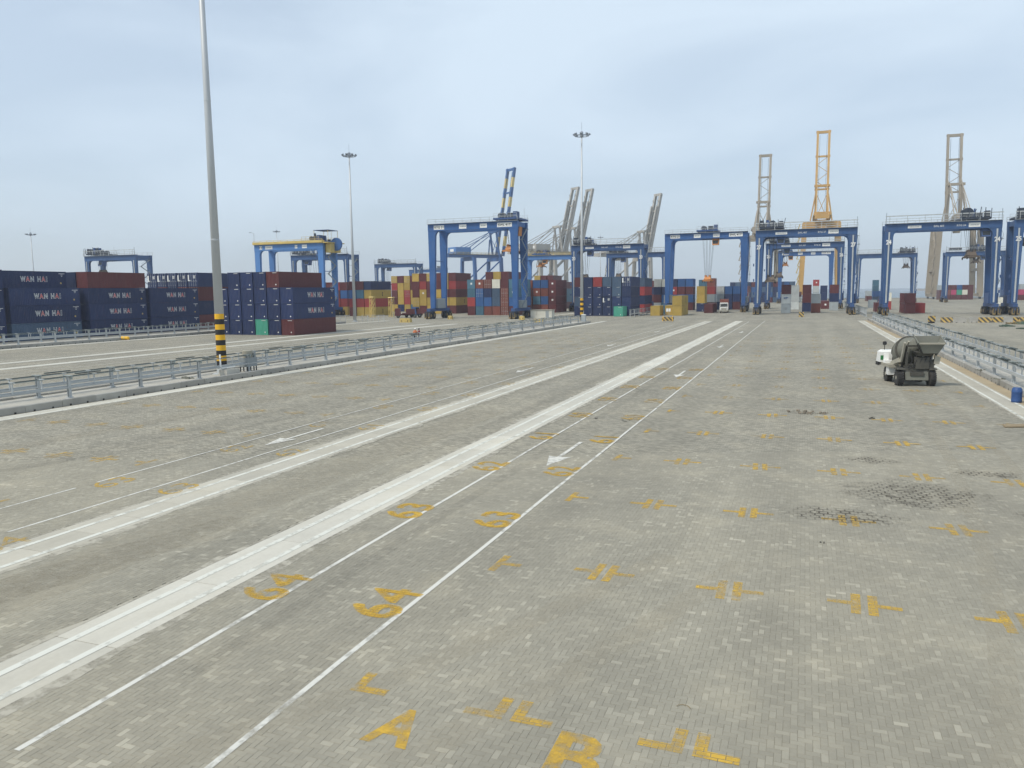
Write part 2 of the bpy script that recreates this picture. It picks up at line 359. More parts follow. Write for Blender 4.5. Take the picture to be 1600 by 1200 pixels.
# --- block pavers near the camera: herringbone, each with a chamfered top; beyond about 25 m the material takes over
cell = 0.105; gap = 0.0028; chm = 0.004
fx, fy = -math.sin(YAW), math.cos(YAW); rx_, ry_ = math.cos(YAW), math.sin(YAW)
def depth_side(x, y): return x*fx + y*fy, x*rx_ + y*ry_
STRIPS = [(-13.50, -11.95), (-19.73, -18.06)]
bricks = []
for j in range(int(5.2/cell), int(44/cell)):
    for i in range(int(-36/cell), int(15/cell)):
        c4 = (i - j) % 4
        if c4 == 0: x0, x1, y0, y1 = i*cell, (i+2)*cell, j*cell, (j+1)*cell
        elif c4 == 3: x0, x1, y0, y1 = i*cell, (i+1)*cell, j*cell, (j+2)*cell
        else: continue
        cx, cy = (x0+x1)/2, (y0+y1)/2; d, s = depth_side(cx, cy)
        if d < 7.4 or d > 31 or abs(s) > 0.67*d + 1.0: continue
        if any(a - 0.05 < cx < b_ + 0.05 for a, b_ in STRIPS): continue
        bricks.append((d, x0, x1, y0, y1, c4 == 0))
bricks.sort(key=lambda q: q[0])
inview = [b_ for b_ in bricks if b_[0] > 8.9 and abs(depth_side((b_[1]+b_[2])/2, (b_[3]+b_[4])/2)[1]) < 0.63*b_[0]]
near = inview[:300]; nearset = set(id(b_) for b_ in near)
def brick_shape(mb, x0, x1, y0, y1, dz, tx, ty):
    a, b_, c, d = x0+gap, x1-gap, y0+gap, y1-gap; top = 0.013+dz
    def z(x, y): return top + tx*(x-(x0+x1)/2) + ty*(y-(y0+y1)/2)
    mb.quadbox([(a,c,0.0),(b_,c,0.0),(b_,d,0.0),(a,d,0.0)], [(a,c,z(a,c)-chm),(b_,c,z(b_,c)-chm),(b_,d,z(b_,d)-chm),(a,d,z(a,d)-chm)])
    mb.f.pop(-5); mb.f.pop(-5)                       # no underside, no flat lid
    i = len(mb.v) - 4; e = chm
    mb.v += [(a+e,c+e,z(a,c)),(b_-e,c+e,z(b_,c)),(b_-e,d-e,z(b_,d)),(a+e,d-e,z(a,d))]
    for k in range(4): mb.f.append((i+k, i+(k+1) % 4, i+4+(k+1) % 4, i+4+k))
    mb.f.append((i+4, i+5, i+6, i+7))
field = MB(); tones = []; bed = MB()
single = {}
for hz in (True, False):
    mb = MB(); w, h = (2*cell, cell) if hz else (cell, 2*cell)
    brick_shape(mb, -w/2, w/2, -h/2, h/2, 0, 0, 0); single[hz] = mb.data('paver', M['paver1'])
for b_ in bricks:
    _, x0, x1, y0, y1, hz = b_
    bed.poly([(x0,y0,0.009),(x1,y0,0.009),(x1,y1,0.009),(x0,y1,0.009)])
    if id(b_) in nearset:
        o = link('paver', single[hz], yard, ((x0+x1)/2, (y0+y1)/2, random.gauss(0, 0.0009)))
        o.rotation_euler = (random.gauss(0, 0.010), random.gauss(0, 0.010), 0); continue
    n0 = len(field.f); brick_shape(field, x0, x1, y0, y1, random.gauss(0, 0.0009), random.gauss(0, 0.010), random.gauss(0, 0.010))
    tones += [random.random()] * (len(field.f) - n0)
fm = field.data('paver_field', M['paver'])
at_ = fm.attributes.new('tone', 'FLOAT', 'FACE'); at_.data.foreach_set('value', tones)
tag(link('paver_field', fm, yard), kind='stuff')
bed.build('joint_sand', M['joint'], yard)

# --- concrete wheel runways: cast slabs, with their white edge lines
def runway(X0, X1, Y0, Y1, pitch, lines, lw=0.13, mat='slab'):
    t = tag(empty('concrete_runway', ((X0+X1)/2, Y0, 0)), kind='structure'); w = (X1-X0)/2
    me = MB().frust(-w, w, 0.004, pitch-0.004, -0.03, -w+.006, w-.006, 0.009, pitch-0.009, 0.015).data('slab', M[mat])
    y = Y0
    while y < Y1:
        o = link('slab', me, t, (0, y-Y0, random.gauss(0, 0.0008))); y += pitch
    MB().poly([(-w, 0, 0.004), (w, 0, 0.004), (w, Y1-Y0, 0.004), (-w, Y1-Y0, 0.004)]).build('joint_filler', M['joint'], t)
    for x in lines:
        x -= (X0+X1)/2; mb = MB(); y = 0
        while y < Y1-Y0:                                  # a hand-run line, never quite straight
            j0, j1 = 0.012*math.sin(y*0.7+x), 0.012*math.sin((y+2)*0.7+x)
            mb.poly([(x-lw/2+j0, y, 0.021), (x+lw/2+j0, y, 0.021), (x+lw/2+j1, y+2, 0.021), (x-lw/2+j1, y+2, 0.021)]); y += 2
        mb.build('edge_line', M['lineS'], t)
    return t
def spill_mat():
    m = marking('dusty_spill', (0.40, 0.375, 0.31), 0.50, False, 0.30); return m
M['spill'] = spill_mat()
def spill(x, s, Y0, Y1, w):
    mb = MB(); y = Y0; a = w*.5
    while y < Y1:
        b_ = w*(.25 + .9*random.random()*random.random()); e = y + .5 + random.random()
        mb.poly([(x, y, .0165), (x+s*a, y, .0165), (x+s*b_, e, .0165), (x, e, .0165)][::s]); y = e; a = b_
    mb.build('dust_spill', M['spill'], yard)
spill(-11.95, 1, 4, 160, .42); spill(-13.50, -1, 4, 160, .30); spill(-18.06, 1, 6, 160, .40); spill(-19.73, -1, 6, 160, .25); spill(10.35, -1, 40, 170, .3)
runway(-13.50, -11.95, 4, 168, 3.2, (-13.08, -12.28), 0.17)
runway(-19.73, -18.06, 6, 168, 1.6, (-19.29, -18.31), 0.17, 'slabgrey')
runway(10.35, 11.62, 40, 172, 3.2, (10.50, 11.42), 0.15, 'slabgrey')
runway(-41.70, -40.40, 20, 164, 3.2, (-41.50, -40.62), 0.20)
runway(-70.60, -69.10, 30, 150, 6.4, (-70.3, -69.4), 0.2)
runway(-76.60, -75.10, 30, 150, 6.4, (-76.3, -75.4), 0.2)
runway(-96.40, -95.00, 40, 165, 6.4, (-96.0, -95.1), 0.2)
runway(-66.5, -65.0, 172, 330, 6.4, (-66.3, -65.2), 0.2)

Z0 = 0.0185
def line(x, Y0, Y1, w=0.11, mat='line'):
    mb = MB(); y = Y0
    while y < Y1:
        e = min(y+3, Y1); a, b_ = 0.015*math.sin(y*0.5+x), 0.015*math.sin(e*0.5+x)
        mb.poly([(x-w/2+a, y, Z0), (x+w/2+a, y, Z0), (x+w/2+b_, e, Z0), (x-w/2+b_, e, Z0)]); y = e
    return mb.build('lane_line', M[mat], yard)
line(-10.60, 7.4, 168); line(-7.64, 5.5, 172); line(-20.92, 14.9, 150, 0.10); line(-23.50, 12, 19.3, 0.09); line(-23.50, 20.2, 150, 0.09)
line(-67.2, 30, 150, 0.12); line(-64.4, 30, 150, 0.12); line(-78.4, 30, 104, 0.12)
def arrow(x, ytip, ytail, w=0.17, hw=0.46, hl=1.75):
    MB().poly([(x, ytip, Z0), (x+hw, ytip+hl, Z0), (x+w/2, ytip+hl-.12, Z0), (x+w/2, ytail, Z0), (x-w/2, ytail, Z0), (x-w/2, ytip+hl-.12, Z0), (x-hw, ytip+hl, Z0)]).build('arrow_mark', M['line'], yard)
for y in (27.6, 59.6, 91.6, 123.6): arrow(-9.02, y, y+4.9); arrow(-22.1, y, y+4.5)
def marks(shape, name, mat):
    mb = MB(); bw, bl, arm, g = 0.19, 1.10, 0.46, 0.07
    for s in ((-1, 1) if shape in ('cross', 'ell') else (1,) if shape in ('tee', 'corner') else (-1,)):
        x0, x1 = sorted((s*g, s*(g+bw)))
        lo, hi = (-.22, .42) if shape in ('ell', 'corner') else (-bl/2, bl/2)
        mb.poly([(x0, lo, 0), (x1, lo, 0), (x1, hi, 0), (x0, hi, 0)])
        y0 = lo if shape in ('ell', 'corner') else -bw/2
        a0, a1 = sorted((s*(g+bw), s*(g+bw+arm)))
        mb.poly([(a0, y0, 0), (a1, y0, 0), (a1, y0+bw, 0), (a0, y0+bw, 0)])
    return mb.data(name, M[mat])
MK = {(s, m): marks(s, 'slot_mark', m) for s in ('cross', 'ell', 'tee', 'corner', 'endtee') for m in ('ymark', 'yworn')}
rowsR = [-6.95, -4.2, -1.38, 1.37, 4.1, 6.85, 9.55]
for k in range(17):
    y = 10.72 + 6.38*k
    for i, x in enumerate(rowsR):
        if k == 0 and i > 2 and x > 5: continue
        s = ('corner' if i == 0 else 'ell') if k == 0 else ('tee' if i == 0 else 'endtee' if i == 6 else 'cross')
        o = link('slot_mark', MK[(s, 'ymark' if k < 6 and i < 6 else 'yworn')], yard, (x + random.gauss(0, .03), y + random.gauss(0, .05), Z0), random.gauss(0, 0.02))
for k in range(18):
    y = 10.6 + 6.35*k
    for i, x in enumerate([-24.2, -26.65, -29.2, -31.85, -34.3, -37.0, -39.5]):
        link('slot_mark', MK[('endtee' if i == 0 else 'tee' if i == 6 else 'cross', 'yworn')], yard, (x + random.gauss(0, .03), y, Z0), random.gauss(0, 0.02))
for i, ch in enumerate('ABCD'):
    letter(ch, M['yletter'], yard, (-5.62 + 2.78*i, 9.82 + 0.16*(i > 0), Z0), width=0.78, height=1.0 if i == 0 else 1.15, facing='UP', bold=0.035, name='row_letter')
for k in range(9):
    for x, dx_ in ((-11.15, 0), (-8.30, 0), (-11.15, .06), (-8.30, .06), (-11.15, .12), (-8.30, .12)):
        letter(str(64-k), M['ymark' if k < 4 else 'yworn'], yard, (x+dx_, 14.0 + 6.45*k, Z0+.001+dx_*.01), width=1.55, height=1.10, facing='UPL', bold=0.0, name='bay_number')
for k in range(9):
    for x in (-22.95, -20.05):
        letter(str(64-k), M['ymark' if k < 3 else 'yworn'], yard, (x, 14.0 + 6.35*k, Z0+.001), width=1.45, height=1.0, facing='UPL', bold=0.0, name='bay_number')
for (x, y, w, l) in ((3.5, 27.2, 5.6, 5.0), (1.2, 24.0, 4.6, 2.2), (2.6, 32.3, 2.6, 1.8), (0.2, 43.9, 2.4, 1.6), (7.2, 25.6, 3.4, 1.6), (6.2, 31.0, 3.0, 1.6)):
    link('oil_stain', MB().poly([(-w/2, -l/2, 0), (w/2, -l/2, 0), (w/2, l/2, 0), (-w/2, l/2, 0)]).data('oil_stain', M['stain']), yard, (x, y, Z0+0.004))
def faint(name, rgb, amount):
    m = marking(name, rgb, 0.50, False, 0.5); t = m.node_tree; mxn = [n for n in t.nodes if n.type == 'MIX_SHADER'][0]
    src = mxn.inputs[0].links[0].from_socket; t.links.new(mathn(t, 'MULTIPLY', src, amount), mxn.inputs[0]); return m
M['dusttrack'] = faint('dust_track', (0.44, 0.40, 0.31), 0.40); M['rubbertrack'] = faint('rubber_track', (0.12, 0.115, 0.10), 0.15)
def track(pts, w, mat):
    mb = MB(); n = 24; out = []
    for k in range(n+1):                                  # quadratic curve through three points
        u = k/n; out.append(tuple((1-u)**2*a + 2*u*(1-u)*b_ + u*u*c for a, b_, c in zip(*pts)))
    for (xa, ya), (xb, yb) in zip(out, out[1:]):
        d_ = Vector((xb-xa, yb-ya)).normalized(); nx, ny = d_.y*w/2, -d_.x*w/2
        mb.poly([(xa-nx, ya-ny, .0172), (xa+nx, ya+ny, .0172), (xb+nx, yb+ny, .0172), (xb-nx, yb-ny, .0172)])
    mb.build('tyre_track', M[mat], yard)
for pts, w, mt in ((((-9.0, 7.0), (-5.5, 12.0), (-3.0, 19.0)), .6, 'dusttrack'), (((-6.5, 6.6), (-3.6, 11.5), (-1.2, 19.0)), .6, 'dusttrack'), (((-16.6, 8), (-16.2, 16), (-16.4, 40)), 2.2, 'dusttrack'),
                   (((-17.2, 9), (-16.8, 13), (-15.2, 18)), 1.6, 'dusttrack'), (((-14.6, 14), (-14.5, 40), (-14.4, 90)), .6, 'rubbertrack'), (((-30, 18), (-24, 26), (-26, 60)), .6, 'rubbertrack'), (((-9.9, 10), (-9.9, 50), (-9.9, 110)), .4, 'rubbertrack'),
                   (((2.0, 8.0), (6.0, 24.0), (6.2, 57.0)), .42, 'dusttrack'), (((4.0, 8.0), (8.0, 24.0), (8.1, 57.0)), .42, 'dusttrack'), (((-33, 20), (-30, 50), (-31, 110)), 1.2, 'dusttrack')):
    track(pts, w, mt)
MB().poly([(11.62, 40, 0.006), (12.5, 40, 0.006), (12.5, 176, 0.006), (11.62, 176, 0.006)]).build('sand_strip', M['sand'], yard)
MB().poly([(-41.95, 20, 0.006), (-41.70, 20, 0.006), (-41.70, 160, 0.006), (-41.95, 160, 0.006)]).build('sand_strip', M['sand'], yard)

# --- kerbed islands that carry the conductor-rail fences
def island(xa, xb, Y0, Y1, label):
    """xa, xb: outer faces of the two kerbs (xa < xb)"""
    t = tag(empty('kerbed_island', ((xa+xb)/2, Y0, 0)), label, 'kerb'); L = 2.4; w = (xb-xa)/2
    mb = MB()
    mb.frust(-0.14, 0.14, 0.012, L-0.012, -0.02, -0.14, 0.14, 0.012, L-0.012, 0.39)
    mb.frust(-0.14, 0.14, 0.012, L-0.012, 0.39, -0.11, 0.11, 0.03, L-0.03, 0.43)
    me = mb.data('kerb_block', M['concrete'])
    hole = MB().box(-0.143, 0.143, 0, 0.13, 0.0, 0.12)
    hm = hole.data('drain_hole', M['black'])
    y = 0
    while y < Y1-Y0:
        for s in (-1, 1):
            o = link('kerb_block', me, t, (s*(w-0.14) + random.gauss(0, .006), y, random.gauss(0, .006)))
            for y_ in (.5, 1.7): link('drain_hole', hm, o, (0, y_, 0))
        y += L
    MB().poly([(-w+.1, 0, 0.30), (w-.1, 0, 0.30), (w-.1, Y1-Y0, 0.30), (-w+.1, Y1-Y0, 0.30)]).build('island_slab', M['conctop'], t)
    MB().box(-w+.02, w-.02, -0.3, -0.002, 0, 0.40).build('island_end', M['concrete'], t)
    MB().box(-w+.02, w-.02, Y1-Y0+0.6, Y1-Y0+0.9, 0, 0.40).build('island_end', M['concrete'], t)
island(-46.35, -41.95, 22, 158, 'long kerbed concrete island under the near left steel fence')
island(12.43, 16.6, 46, 176, 'long kerbed concrete island behind the mixer truck at right')
island(-103.6, -97.4, 56, 150, 'far kerbed concrete island in front of the navy stacks')

def fence_row(X, Y0, Y1, zb, label, pitch=5.6, hang=2, hgt=1.42, arm=1):
    t = tag(empty('conductor_rail_fence', (X, Y0, zb)), label, 'fence', 'steel conductor rail fences along the kerbed islands')
    p = MB().box(-.09, .09, -.012, .012, 0, hgt).box(-.10, -.075, -.085, .085, 0, hgt).box(.075, .10, -.085, .085, 0, hgt)
    p.box(-.26, .26, -.2, .2, 0, .03).box(-.16, .16, -.14, .14, .03, .10)
    pm = p.data('post', M['steel'])
    head = MB().box(-.34, .30, -.10, .10, hgt-.02, hgt+.03).box(.22, .30, -.05, .05, hgt-.22, hgt-.02)
    hd = head.data('bracket', M['cover'])
    hg = MB().box(-.035, .035, -.035, .035, .66, hgt-.06).box(-.25, .2, -.06, .06, hgt-.06, hgt-.01).data('hanger', M['steel'])
    cv = MB().box(-.10, .10, -.9, .9, hgt+.035, hgt+.10).data('rail_cover', M['steeldark'])
    L = Y1-Y0; n = int(L/pitch)+1
    for k in range(n):
        o = link('post', pm, t, (0, k*pitch, 0)); link('bracket', hd, o)
        for h in range(hang):
            if k < n-1: link('hanger', hg, t, (0.02, k*pitch + (h+1)*pitch/(hang+1), 0))
        if k % 2 == 0: link('rail_cover', cv, t, (-.18, k*pitch+1.6, 0))
    e = (n-1)*pitch
    r = MB().box(-.18, -.10, 0, e, .60, .82).data('crash_rail', M['steel']); link('crash_rail', r, t)
    link('crash_rail', MB().box(.08, .14, 0, e, .64, .74).data('crash_rail', M['steel']), t)
    for x in (-.26, -.12): link('conductor_rail', MB().box(x-.022, x+.022, 0, e, hgt-.075, hgt-.022).data('conductor_rail', M['steeldark']), t)
    link('conductor_rail', MB().box(.16, .20, 0, e, hgt-.075, hgt-.03).data('conductor_rail', M['cover']), t)
    return t
fence_row(-43.0, 24.2, 157, .3, 'galvanised conductor rail fence nearest the paving, left of the yard')
fence_row(-45.2, 23.8, 157, .3, 'galvanised conductor rail fence just behind the near left one, passing the striped mast')
fence_row(12.95, 47.4, 175, .3, 'galvanised conductor rail fence beside the sandy kerb, behind the mixer truck')
fence_row(15.7, 46.8, 175, .3, 'outer galvanised conductor rail fence at right, facing the hazard barriers')
fence_row(-99.6, 58, 149, .3, 'far galvanised conductor rail fence in front of the navy stacks, nearer row')
fence_row(-102.4, 58, 149, .3, 'far galvanised conductor rail fence close against the navy stacks, farther row')
fence_row(-40.8, 193, 246, .05, 'distant conductor rail fence right of the small green container', hgt=1.9)
fence_row(13.4, 196, 300, .05, 'distant conductor rail fence running back under the right legs of crane 27', hgt=2.0)
q = tag(empty('fence_end_post', (-43.4, 158.6, 0)), 'grey steel end cabinet closing the left fence by the crossing', 'cabinet')
MB().box(-.45, .45, -.3, .3, 0, 1.7).build('cabinet_body', M['house'], q); MB().frust(-.5, .5, -.35, .35, 1.7, -.4, .4, -.25, .25, 1.82).build('cabinet_roof', M['steel'], q)
MB().tube((0, 0, 1.82), (0, 0, 2.6), .05).build('cabinet_pipe', M['steel'], q)

# ================================================================ CONTAINERS
def corrugated(mb, p0, p1, out, z0, z1, period=0.28, depth=0.036):
    """vertical trapezoid corrugation between two plan points; out = outward unit vector"""
    p0, p1, out = Vector(p0), Vector(p1), Vector(out); L = (p1-p0).length; d = (p1-p0)/L; n = max(3, int(L/period)); s = L/n
    pts = []
    for k in range(n):
        for f, dep in ((0.0, 0), (0.26, 0), (0.5, 1), (0.76, 1)): pts.append(p0 + d*(k+f)*s - out*dep*depth)
    pts.append(p1); i = len(mb.v)
    for q in pts: mb.v += [(q.x, q.y, z0), (q.x, q.y, z1)]
    for k in range(len(pts)-1): mb.f.append((i+2*k, i+2*k+2, i+2*k+3, i+2*k+1))
def container_mesh(L, H, door):
    mb = MB(); W = 2.438; w = W/2 - 0.03
    corrugated(mb, (w, 0.10, 0), (w, L-0.10, 0), (1, 0, 0), 0.16, H-0.11)
    corrugated(mb, (-w, L-0.10, 0), (-w, 0.10, 0), (-1, 0, 0), 0.16, H-0.11)
    corrugated(mb, (w-.1, L-0.04, 0), (-w+.1, L-0.04, 0), (0, 1, 0), 0.16, H-0.11)
    if door: mb.box(-w+.08, w-.08, 0.06, 0.14, 0.15, H-0.11)
    else: corrugated(mb, (-w+.1, 0.04, 0), (w-.1, 0.04, 0), (0, -1, 0), 0.16, H-0.11, 0.25, 0.04)
    mb.poly([(-w, 0.03, H-.03), (w, 0.03, H-.03), (w, L-.03, H-.03), (-w, L-.03, H-.03)])
    e = W/2
    for sx in (-1, 1):
        x0, x1 = sorted((sx*(e-.012), sx*(e-.13)))
        mb.box(x0, x1, 0.012, 0.14, 0.0, H); mb.box(x0, x1, L-.14, L-.012, 0.0, H)          # corner posts
        a, b_ = sorted((sx*(e-.015), sx*(e-.07)))
        mb.box(a, b_, 0.14, L-.14, H-.12, H-.01); mb.box(a, b_, 0.14, L-.14, 0.03, 0.17)    # side rails
        for y0, y1 in ((0, .178), (L-.178, L)):
            c0, c1 = sorted((sx*e, sx*(e-.162)))
            mb.box(c0, c1, y0, y1, H-.118, H+.002); mb.box(c0, c1, y0, y1, 0, .118)          # corner castings
    for y0, y1 in ((.016, .10), (L-.10, L-.016)):
        mb.box(-e+.14, e-.14, y0, y1, H-.13, H-.008); mb.box(-e+.14, e-.14, y0, y1, 0.03, .17)
    return mb.data('container')
_cm = {}
def cmesh(L, H, door):
    k = (L, H, door)
    if k not in _cm:
        _cm[k] = container_mesh(L, H, door); _cm[k].materials.append(MC['n'])
    return _cm[k]
_door = {}
def door_meshes(H, key):
    if (H, key) not in _door:
        leaf = MB().box(-.545, .545, -.02, .03, .18, H-.14)
        for z in (.55, 1.05, 1.55, 2.05): leaf.box(-.53, .53, -.035, -.02, z-.06, z+.06)
        rod = MB()
        for x in (-.28, .26):
            rod.tube((x, -.065, .10), (x, -.065, H-.06), .022, n=6)
            for z in (.35, 1.25, 2.2): rod.box(x-.06, x+.06, -.075, -.035, z-.05, z+.05)
            rod.box(x, x+.34, -.085, -.06, 1.08, 1.14)
        _door[(H, key)] = (leaf.data('door', MC[key]), rod.data('lock_rod', M['steel']))
    return _door[(H, key)]
ORD = ['first', 'second', 'third', 'fourth', 'fifth', 'sixth', 'seventh', 'eighth']
TIER = ['bottom', 'second', 'third', 'fourth', 'fifth']
NCONT = 0
plate = MB().box(-.42, .42, -.004, .0, -.035, .035).data('number_plate', M['sign'])
dot = MB().lathe((0, 0, 0), (0, -1, 0), [(0, .11), (.004, .11)], 10).data('hazard_label', M['sign'])
sdot = MB().lathe((0, 0, 0), (1, 0, 0), [(0, .15), (.004, .15)], 12).data('round_label', M['railyellow'])
sheet = MB().box(-.16, .16, -.004, 0, -.6, .6).data('white_label', M['sign'])
sign_block = MB()
for r_ in range(4): sign_block.box(-.3, .3-.08*(r_ % 2), -.004, 0, .22-.15*r_, .30-.15*r_)
sign_block = sign_block.data('code_print', M['sign'])
bigdot = MB().box(-.28, .28, -.004, 0, -.28, .28).data('white_label', M['sign'])
def container(x, y, z, col, label, L=12.19, H=2.6, door=False, group=None, rz=0.0, deco=()):
    """x, y: middle of the near end at the floor"""
    global NCONT
    NCONT += 1
    o = link('container', cmesh(L, H, door), None, (x, y, z), rz + random.gauss(0, 0.0012))
    o.material_slots[0].link = 'OBJECT'; o.material_slots[0].material = MC[col]
    tag(o, label, 'container', group)
    if door:
        lf, rd = door_meshes(H, col)
        for s in (-1, 1): d = link('door', lf, o, (s*.548, .05, 0)); link('lock_rods', rd, d)
    for d in deco:
        if d == 'name':                                    # outlined letters with red A's on the +X side
            for ch, yy, wd, m_ in (('W', 0, .92, 'n'), ('A', .80, .74, 'r'), ('N', 1.56, .62, 'n'), ('H', 2.75, .62, 'n'), ('A', 3.50, .74, 'r'), ('I', 4.08, .22, 'n')):
                y_ = L*.37 + yy
                letter(ch, M['sign'], o, (1.2195, y_, H*.53), width=wd, height=.86, facing='+X', bold=.045)
                letter(ch, M['redletter'] if m_ == 'r' else MC['n'], o, (1.2235, y_, H*.53), width=wd-.09, height=.76, facing='+X', bold=.012 if m_ == 'r' else -.02)
            link('round_label', sdot, o, (1.222, L*.91, H*.30))
            for zz, w_ in ((H*.87, .55), (H*.80, .2), (H*.72, .12)):
                MB().box(0, .004, -w_, w_, -.035, .035).build('code_print', M['sign'], o, (1.2195, L*.93, zz))
        elif d == 'mark': link('number_plate', plate, o, (.45, .0, H-.2)); link('hazard_label', dot, o, (.62, .03, .48))
        elif d == 'code': link('code_print', sign_block, o, (.5, -.04, H*.68)); link('white_label', sheet, o, (-.95, -.04, H*.62)); link('hazard_label', dot, o, (-.6, -.04, H*.45))
        elif d == 'dot': link('white_label', bigdot, o, (.1, .01, H*.55))
        elif d == 'logo':
            MB().box(0, .004, -.22, .22, -.62, .62).build('side_emblem', M['black'], o, (1.222, L*.55, H*.5))
            MB().box(0, .004, -.06, .06, -.3, .3).build('side_emblem', MC['y'], o, (1.2265, L*.55, H*.5))
        elif d == 'blueprint':
            mb = MB()
            for k, (a, w_) in enumerate(((-.6, .3), (-.22, .22), (.06, .26), (.38, .2))): mb.box(a, a+w_, -.004, 0, -.1+.03*(k % 2), .12+.05*(k % 3))
            mb.box(-.62, .3, -.004, 0, -.26, -.17); mb.build('blue_print', M['blue'], o, (0, -.006, H*.62))
        elif d == 'emblem': MB().lathe((0, 0, 0), (0, -1, 0), [(0, .42), (.004, .42)], 14).build('round_emblem', M['house'], o, (0, -.002, H*.5))
    return o
def stack(where, X0, Y0, cols, L=12.19, H=2.6, pitch=2.62, door=(), deco=None, extra=(), front=0):
    """cols left to right, each a string of colour codes from the ground up; front = tiers to leave out at the bottom"""
    n = len(cols); g = 'containers in the ' + where
    for i, s in enumerate(cols):
        for k, ch in enumerate(s):
            if ch == '.': continue
            col = f'{ORD[i]} from left, ' if n > 1 else ''
            tier = f'{TIER[k]} tier, ' if len(s) > 1 else ''
            lab = f'{CNAME[ch]} container, {tier}{col}{where}'
            container(X0 + i*pitch + 1.22, Y0 + random.gauss(0, .03), k*H, ch, lab, L, H, (i, k) in door, g, deco=(deco or {}).get((i, k), ()))
    for (i, bay, s, dc) in extra:                          # further bays of a column whose long side shows
        for k, ch in enumerate(s):
            lab = f'{CNAME[ch]} container, {TIER[k]} tier, {("second", "third")[bay-1]} bay, {where}'
            container(X0 + i*pitch + 1.22, Y0 + bay*(L+.6), k*H, ch, lab, L, H, False, g, deco=dc.get(k, ()))
dm = {(i, k): ('mark',) for i in range(6) for k in range(4)}
d1 = dict(dm); d1[(5, 1)] = ('mark', 'name'); d1[(5, 2)] = ('mark', 'name')
stack('block right of the striped mast', -93.4, 106.2, ['nnn', 'nnnn', 'nnnn', 'ennn', 'nnnm', 'mnn'], deco=d1)
# navy block at far left: long sides show, bays one behind the other
for b_, (yy, s, nm) in enumerate(((70.3, 'nnnn', 'nearest'), (83.3, 'Nnn', 'second'), (97.2, 'nnnm', 'third'), (110.2, 'nnn', 'fourth'))):
    for k, ch in enumerate(s):
        container(-113.22, yy, k*2.7, ch, f'{CNAME[ch]} container, {TIER[k]} tier, {nm} bay of the lettered row', 12.19, 2.7, False, 'containers in the lettered row at far left', deco=() if ch == 'm' else ('name',))
for b_, (yy, s, nm) in enumerate(((83.3, 'nnnn', 'second'), (97.2, 'nnnn', 'third'))):
    for k, ch in enumerate(s):
        container(-115.9, yy, k*2.7, ch, f'{CNAME[ch]} container, {TIER[k]} tier, {nm} bay, just behind the lettered row', 12.19, 2.7, False, 'containers behind the lettered row at far left', deco=('name',) if k == 3 else ())
stack('block of doors left of striped mast', -126.0, 123.6, ['..nn', '..mn', '..nn', '..mn', 'mnmn'], H=2.8, door={(i, k) for i in range(5) for k in (2, 3)},
      deco={(i, 3): ('code',) for i in range(5)}, extra=[(4, 1, 'nmnn', {3: ('name',)}), (4, 2, 'mnnn', {3: ('name',)})])
stack('block behind the yellow-railed crane', -146.6, 214.0, ['tnom', 'mbnm', 'ormr', 'yrbm'])
stack('block behind the yellow lattice towers', -129.4, 204.3, ['mrbm', 'yrtm', 'yryn'], deco={(2, 2): ('logo',), (2, 0): ('logo',)})
stack('chequered block left of crane 31', -142.7, 254.0, ['ymmry', 'nyyym', 'yrryy', 'tyymm'], door={(2, 2), (0, 4), (2, 4)})
stack('tall block behind left legs of crane 31', -119.8, 227.0, ['yymmy', 'myyrm', 'yymmy', 'yyymm', 'mymyy', 'mymrm'], door={(2, 4), (0, 1), (4, 4)}, deco={(5, 1): ('logo',), (1, 2): ('dot',)})
stack('mixed block under crane 31', -93.1, 210.8, ['mrtt', 'tbbo', 'obno', 'oNNw', 'ooom', 'mbtt'], door={(4, 0), (4, 1), (4, 2), (2, 3), (1, 2)}, deco={(0, 3): ('dot',), (1, 3): ('dot',), (5, 2): ('dot',)})
stack('brown block right of crane 31', -84.4, 237.3, ['oooo', 'otob', 'obob', 'mmmm'], door={(0, 0), (0, 1)}, deco={(0, 3): ('dot',), (1, 2): ('dot',), (3, 1): ('dot',), (3, 2): ('dot',), (3, 3): ('dot',), (0, 2): ('dot',)})
stack('block left of the slender striped mast', -70.6, 246.0, ['Nott', 'Nmoo'])
stack('navy block behind the slender mast', -58.6, 204.4, ['nNnm', 'nnnn', 'nnnr', 'nnnN', 'nnNN', 'nnnn'], door={(5, 3)}, deco={**{(i, k): ('mark',) for i in range(5) for k in range(3)}, (5, 3): ('code',), (3, 1): ('code',)})
stack('narrow block right of the navy block', -49.6, 231.0, ['npnn', 'rnrN'])
stack('short one before the navy block', -46.5, 199.3, ['e'], L=6.06, deco={(0, 0): ('mark',)})
stack('left of the double yellow stack', -38.1, 205.8, ['y'], L=6.06)
stack('double stack behind the striped trestle', -32.5, 206.6, ['yy'], L=12.19, deco={(0, 0): ('logo',), (0, 1): ('logo',)})
stack('tucked left of the double yellow stack', -35.1, 211.0, ['y'], L=6.06)
stack('squeezed between two yellow containers', -37.6, 216.5, ['t'], L=6.06)
stack('mixed block below crane 21', -47.4, 262.0, ['kmnw', 'tbnw', 'mbrn', 'mbmb', 'mbmb'], L=6.06, deco={(2, 2): ('dot',)})
stack('narrow stack below the hanging spreader', -31.1, 244.7, ['nyy'], L=6.06, deco={(0, 0): ('mark',)})
stack('stack behind the yellow pair', -36.9, 296.0, ['bbbt'], L=6.06)
stack('lying left of the white lorry', -27.1, 230.2, ['m'], L=12.19)
stack('stack behind the lone maroon container', -29.9, 261.1, ['mgro'], L=6.06)
stack('block behind the white lorry', -27.7, 269.7, ['ngk', 'nnb', 'mnb', 'noo'], L=6.06)
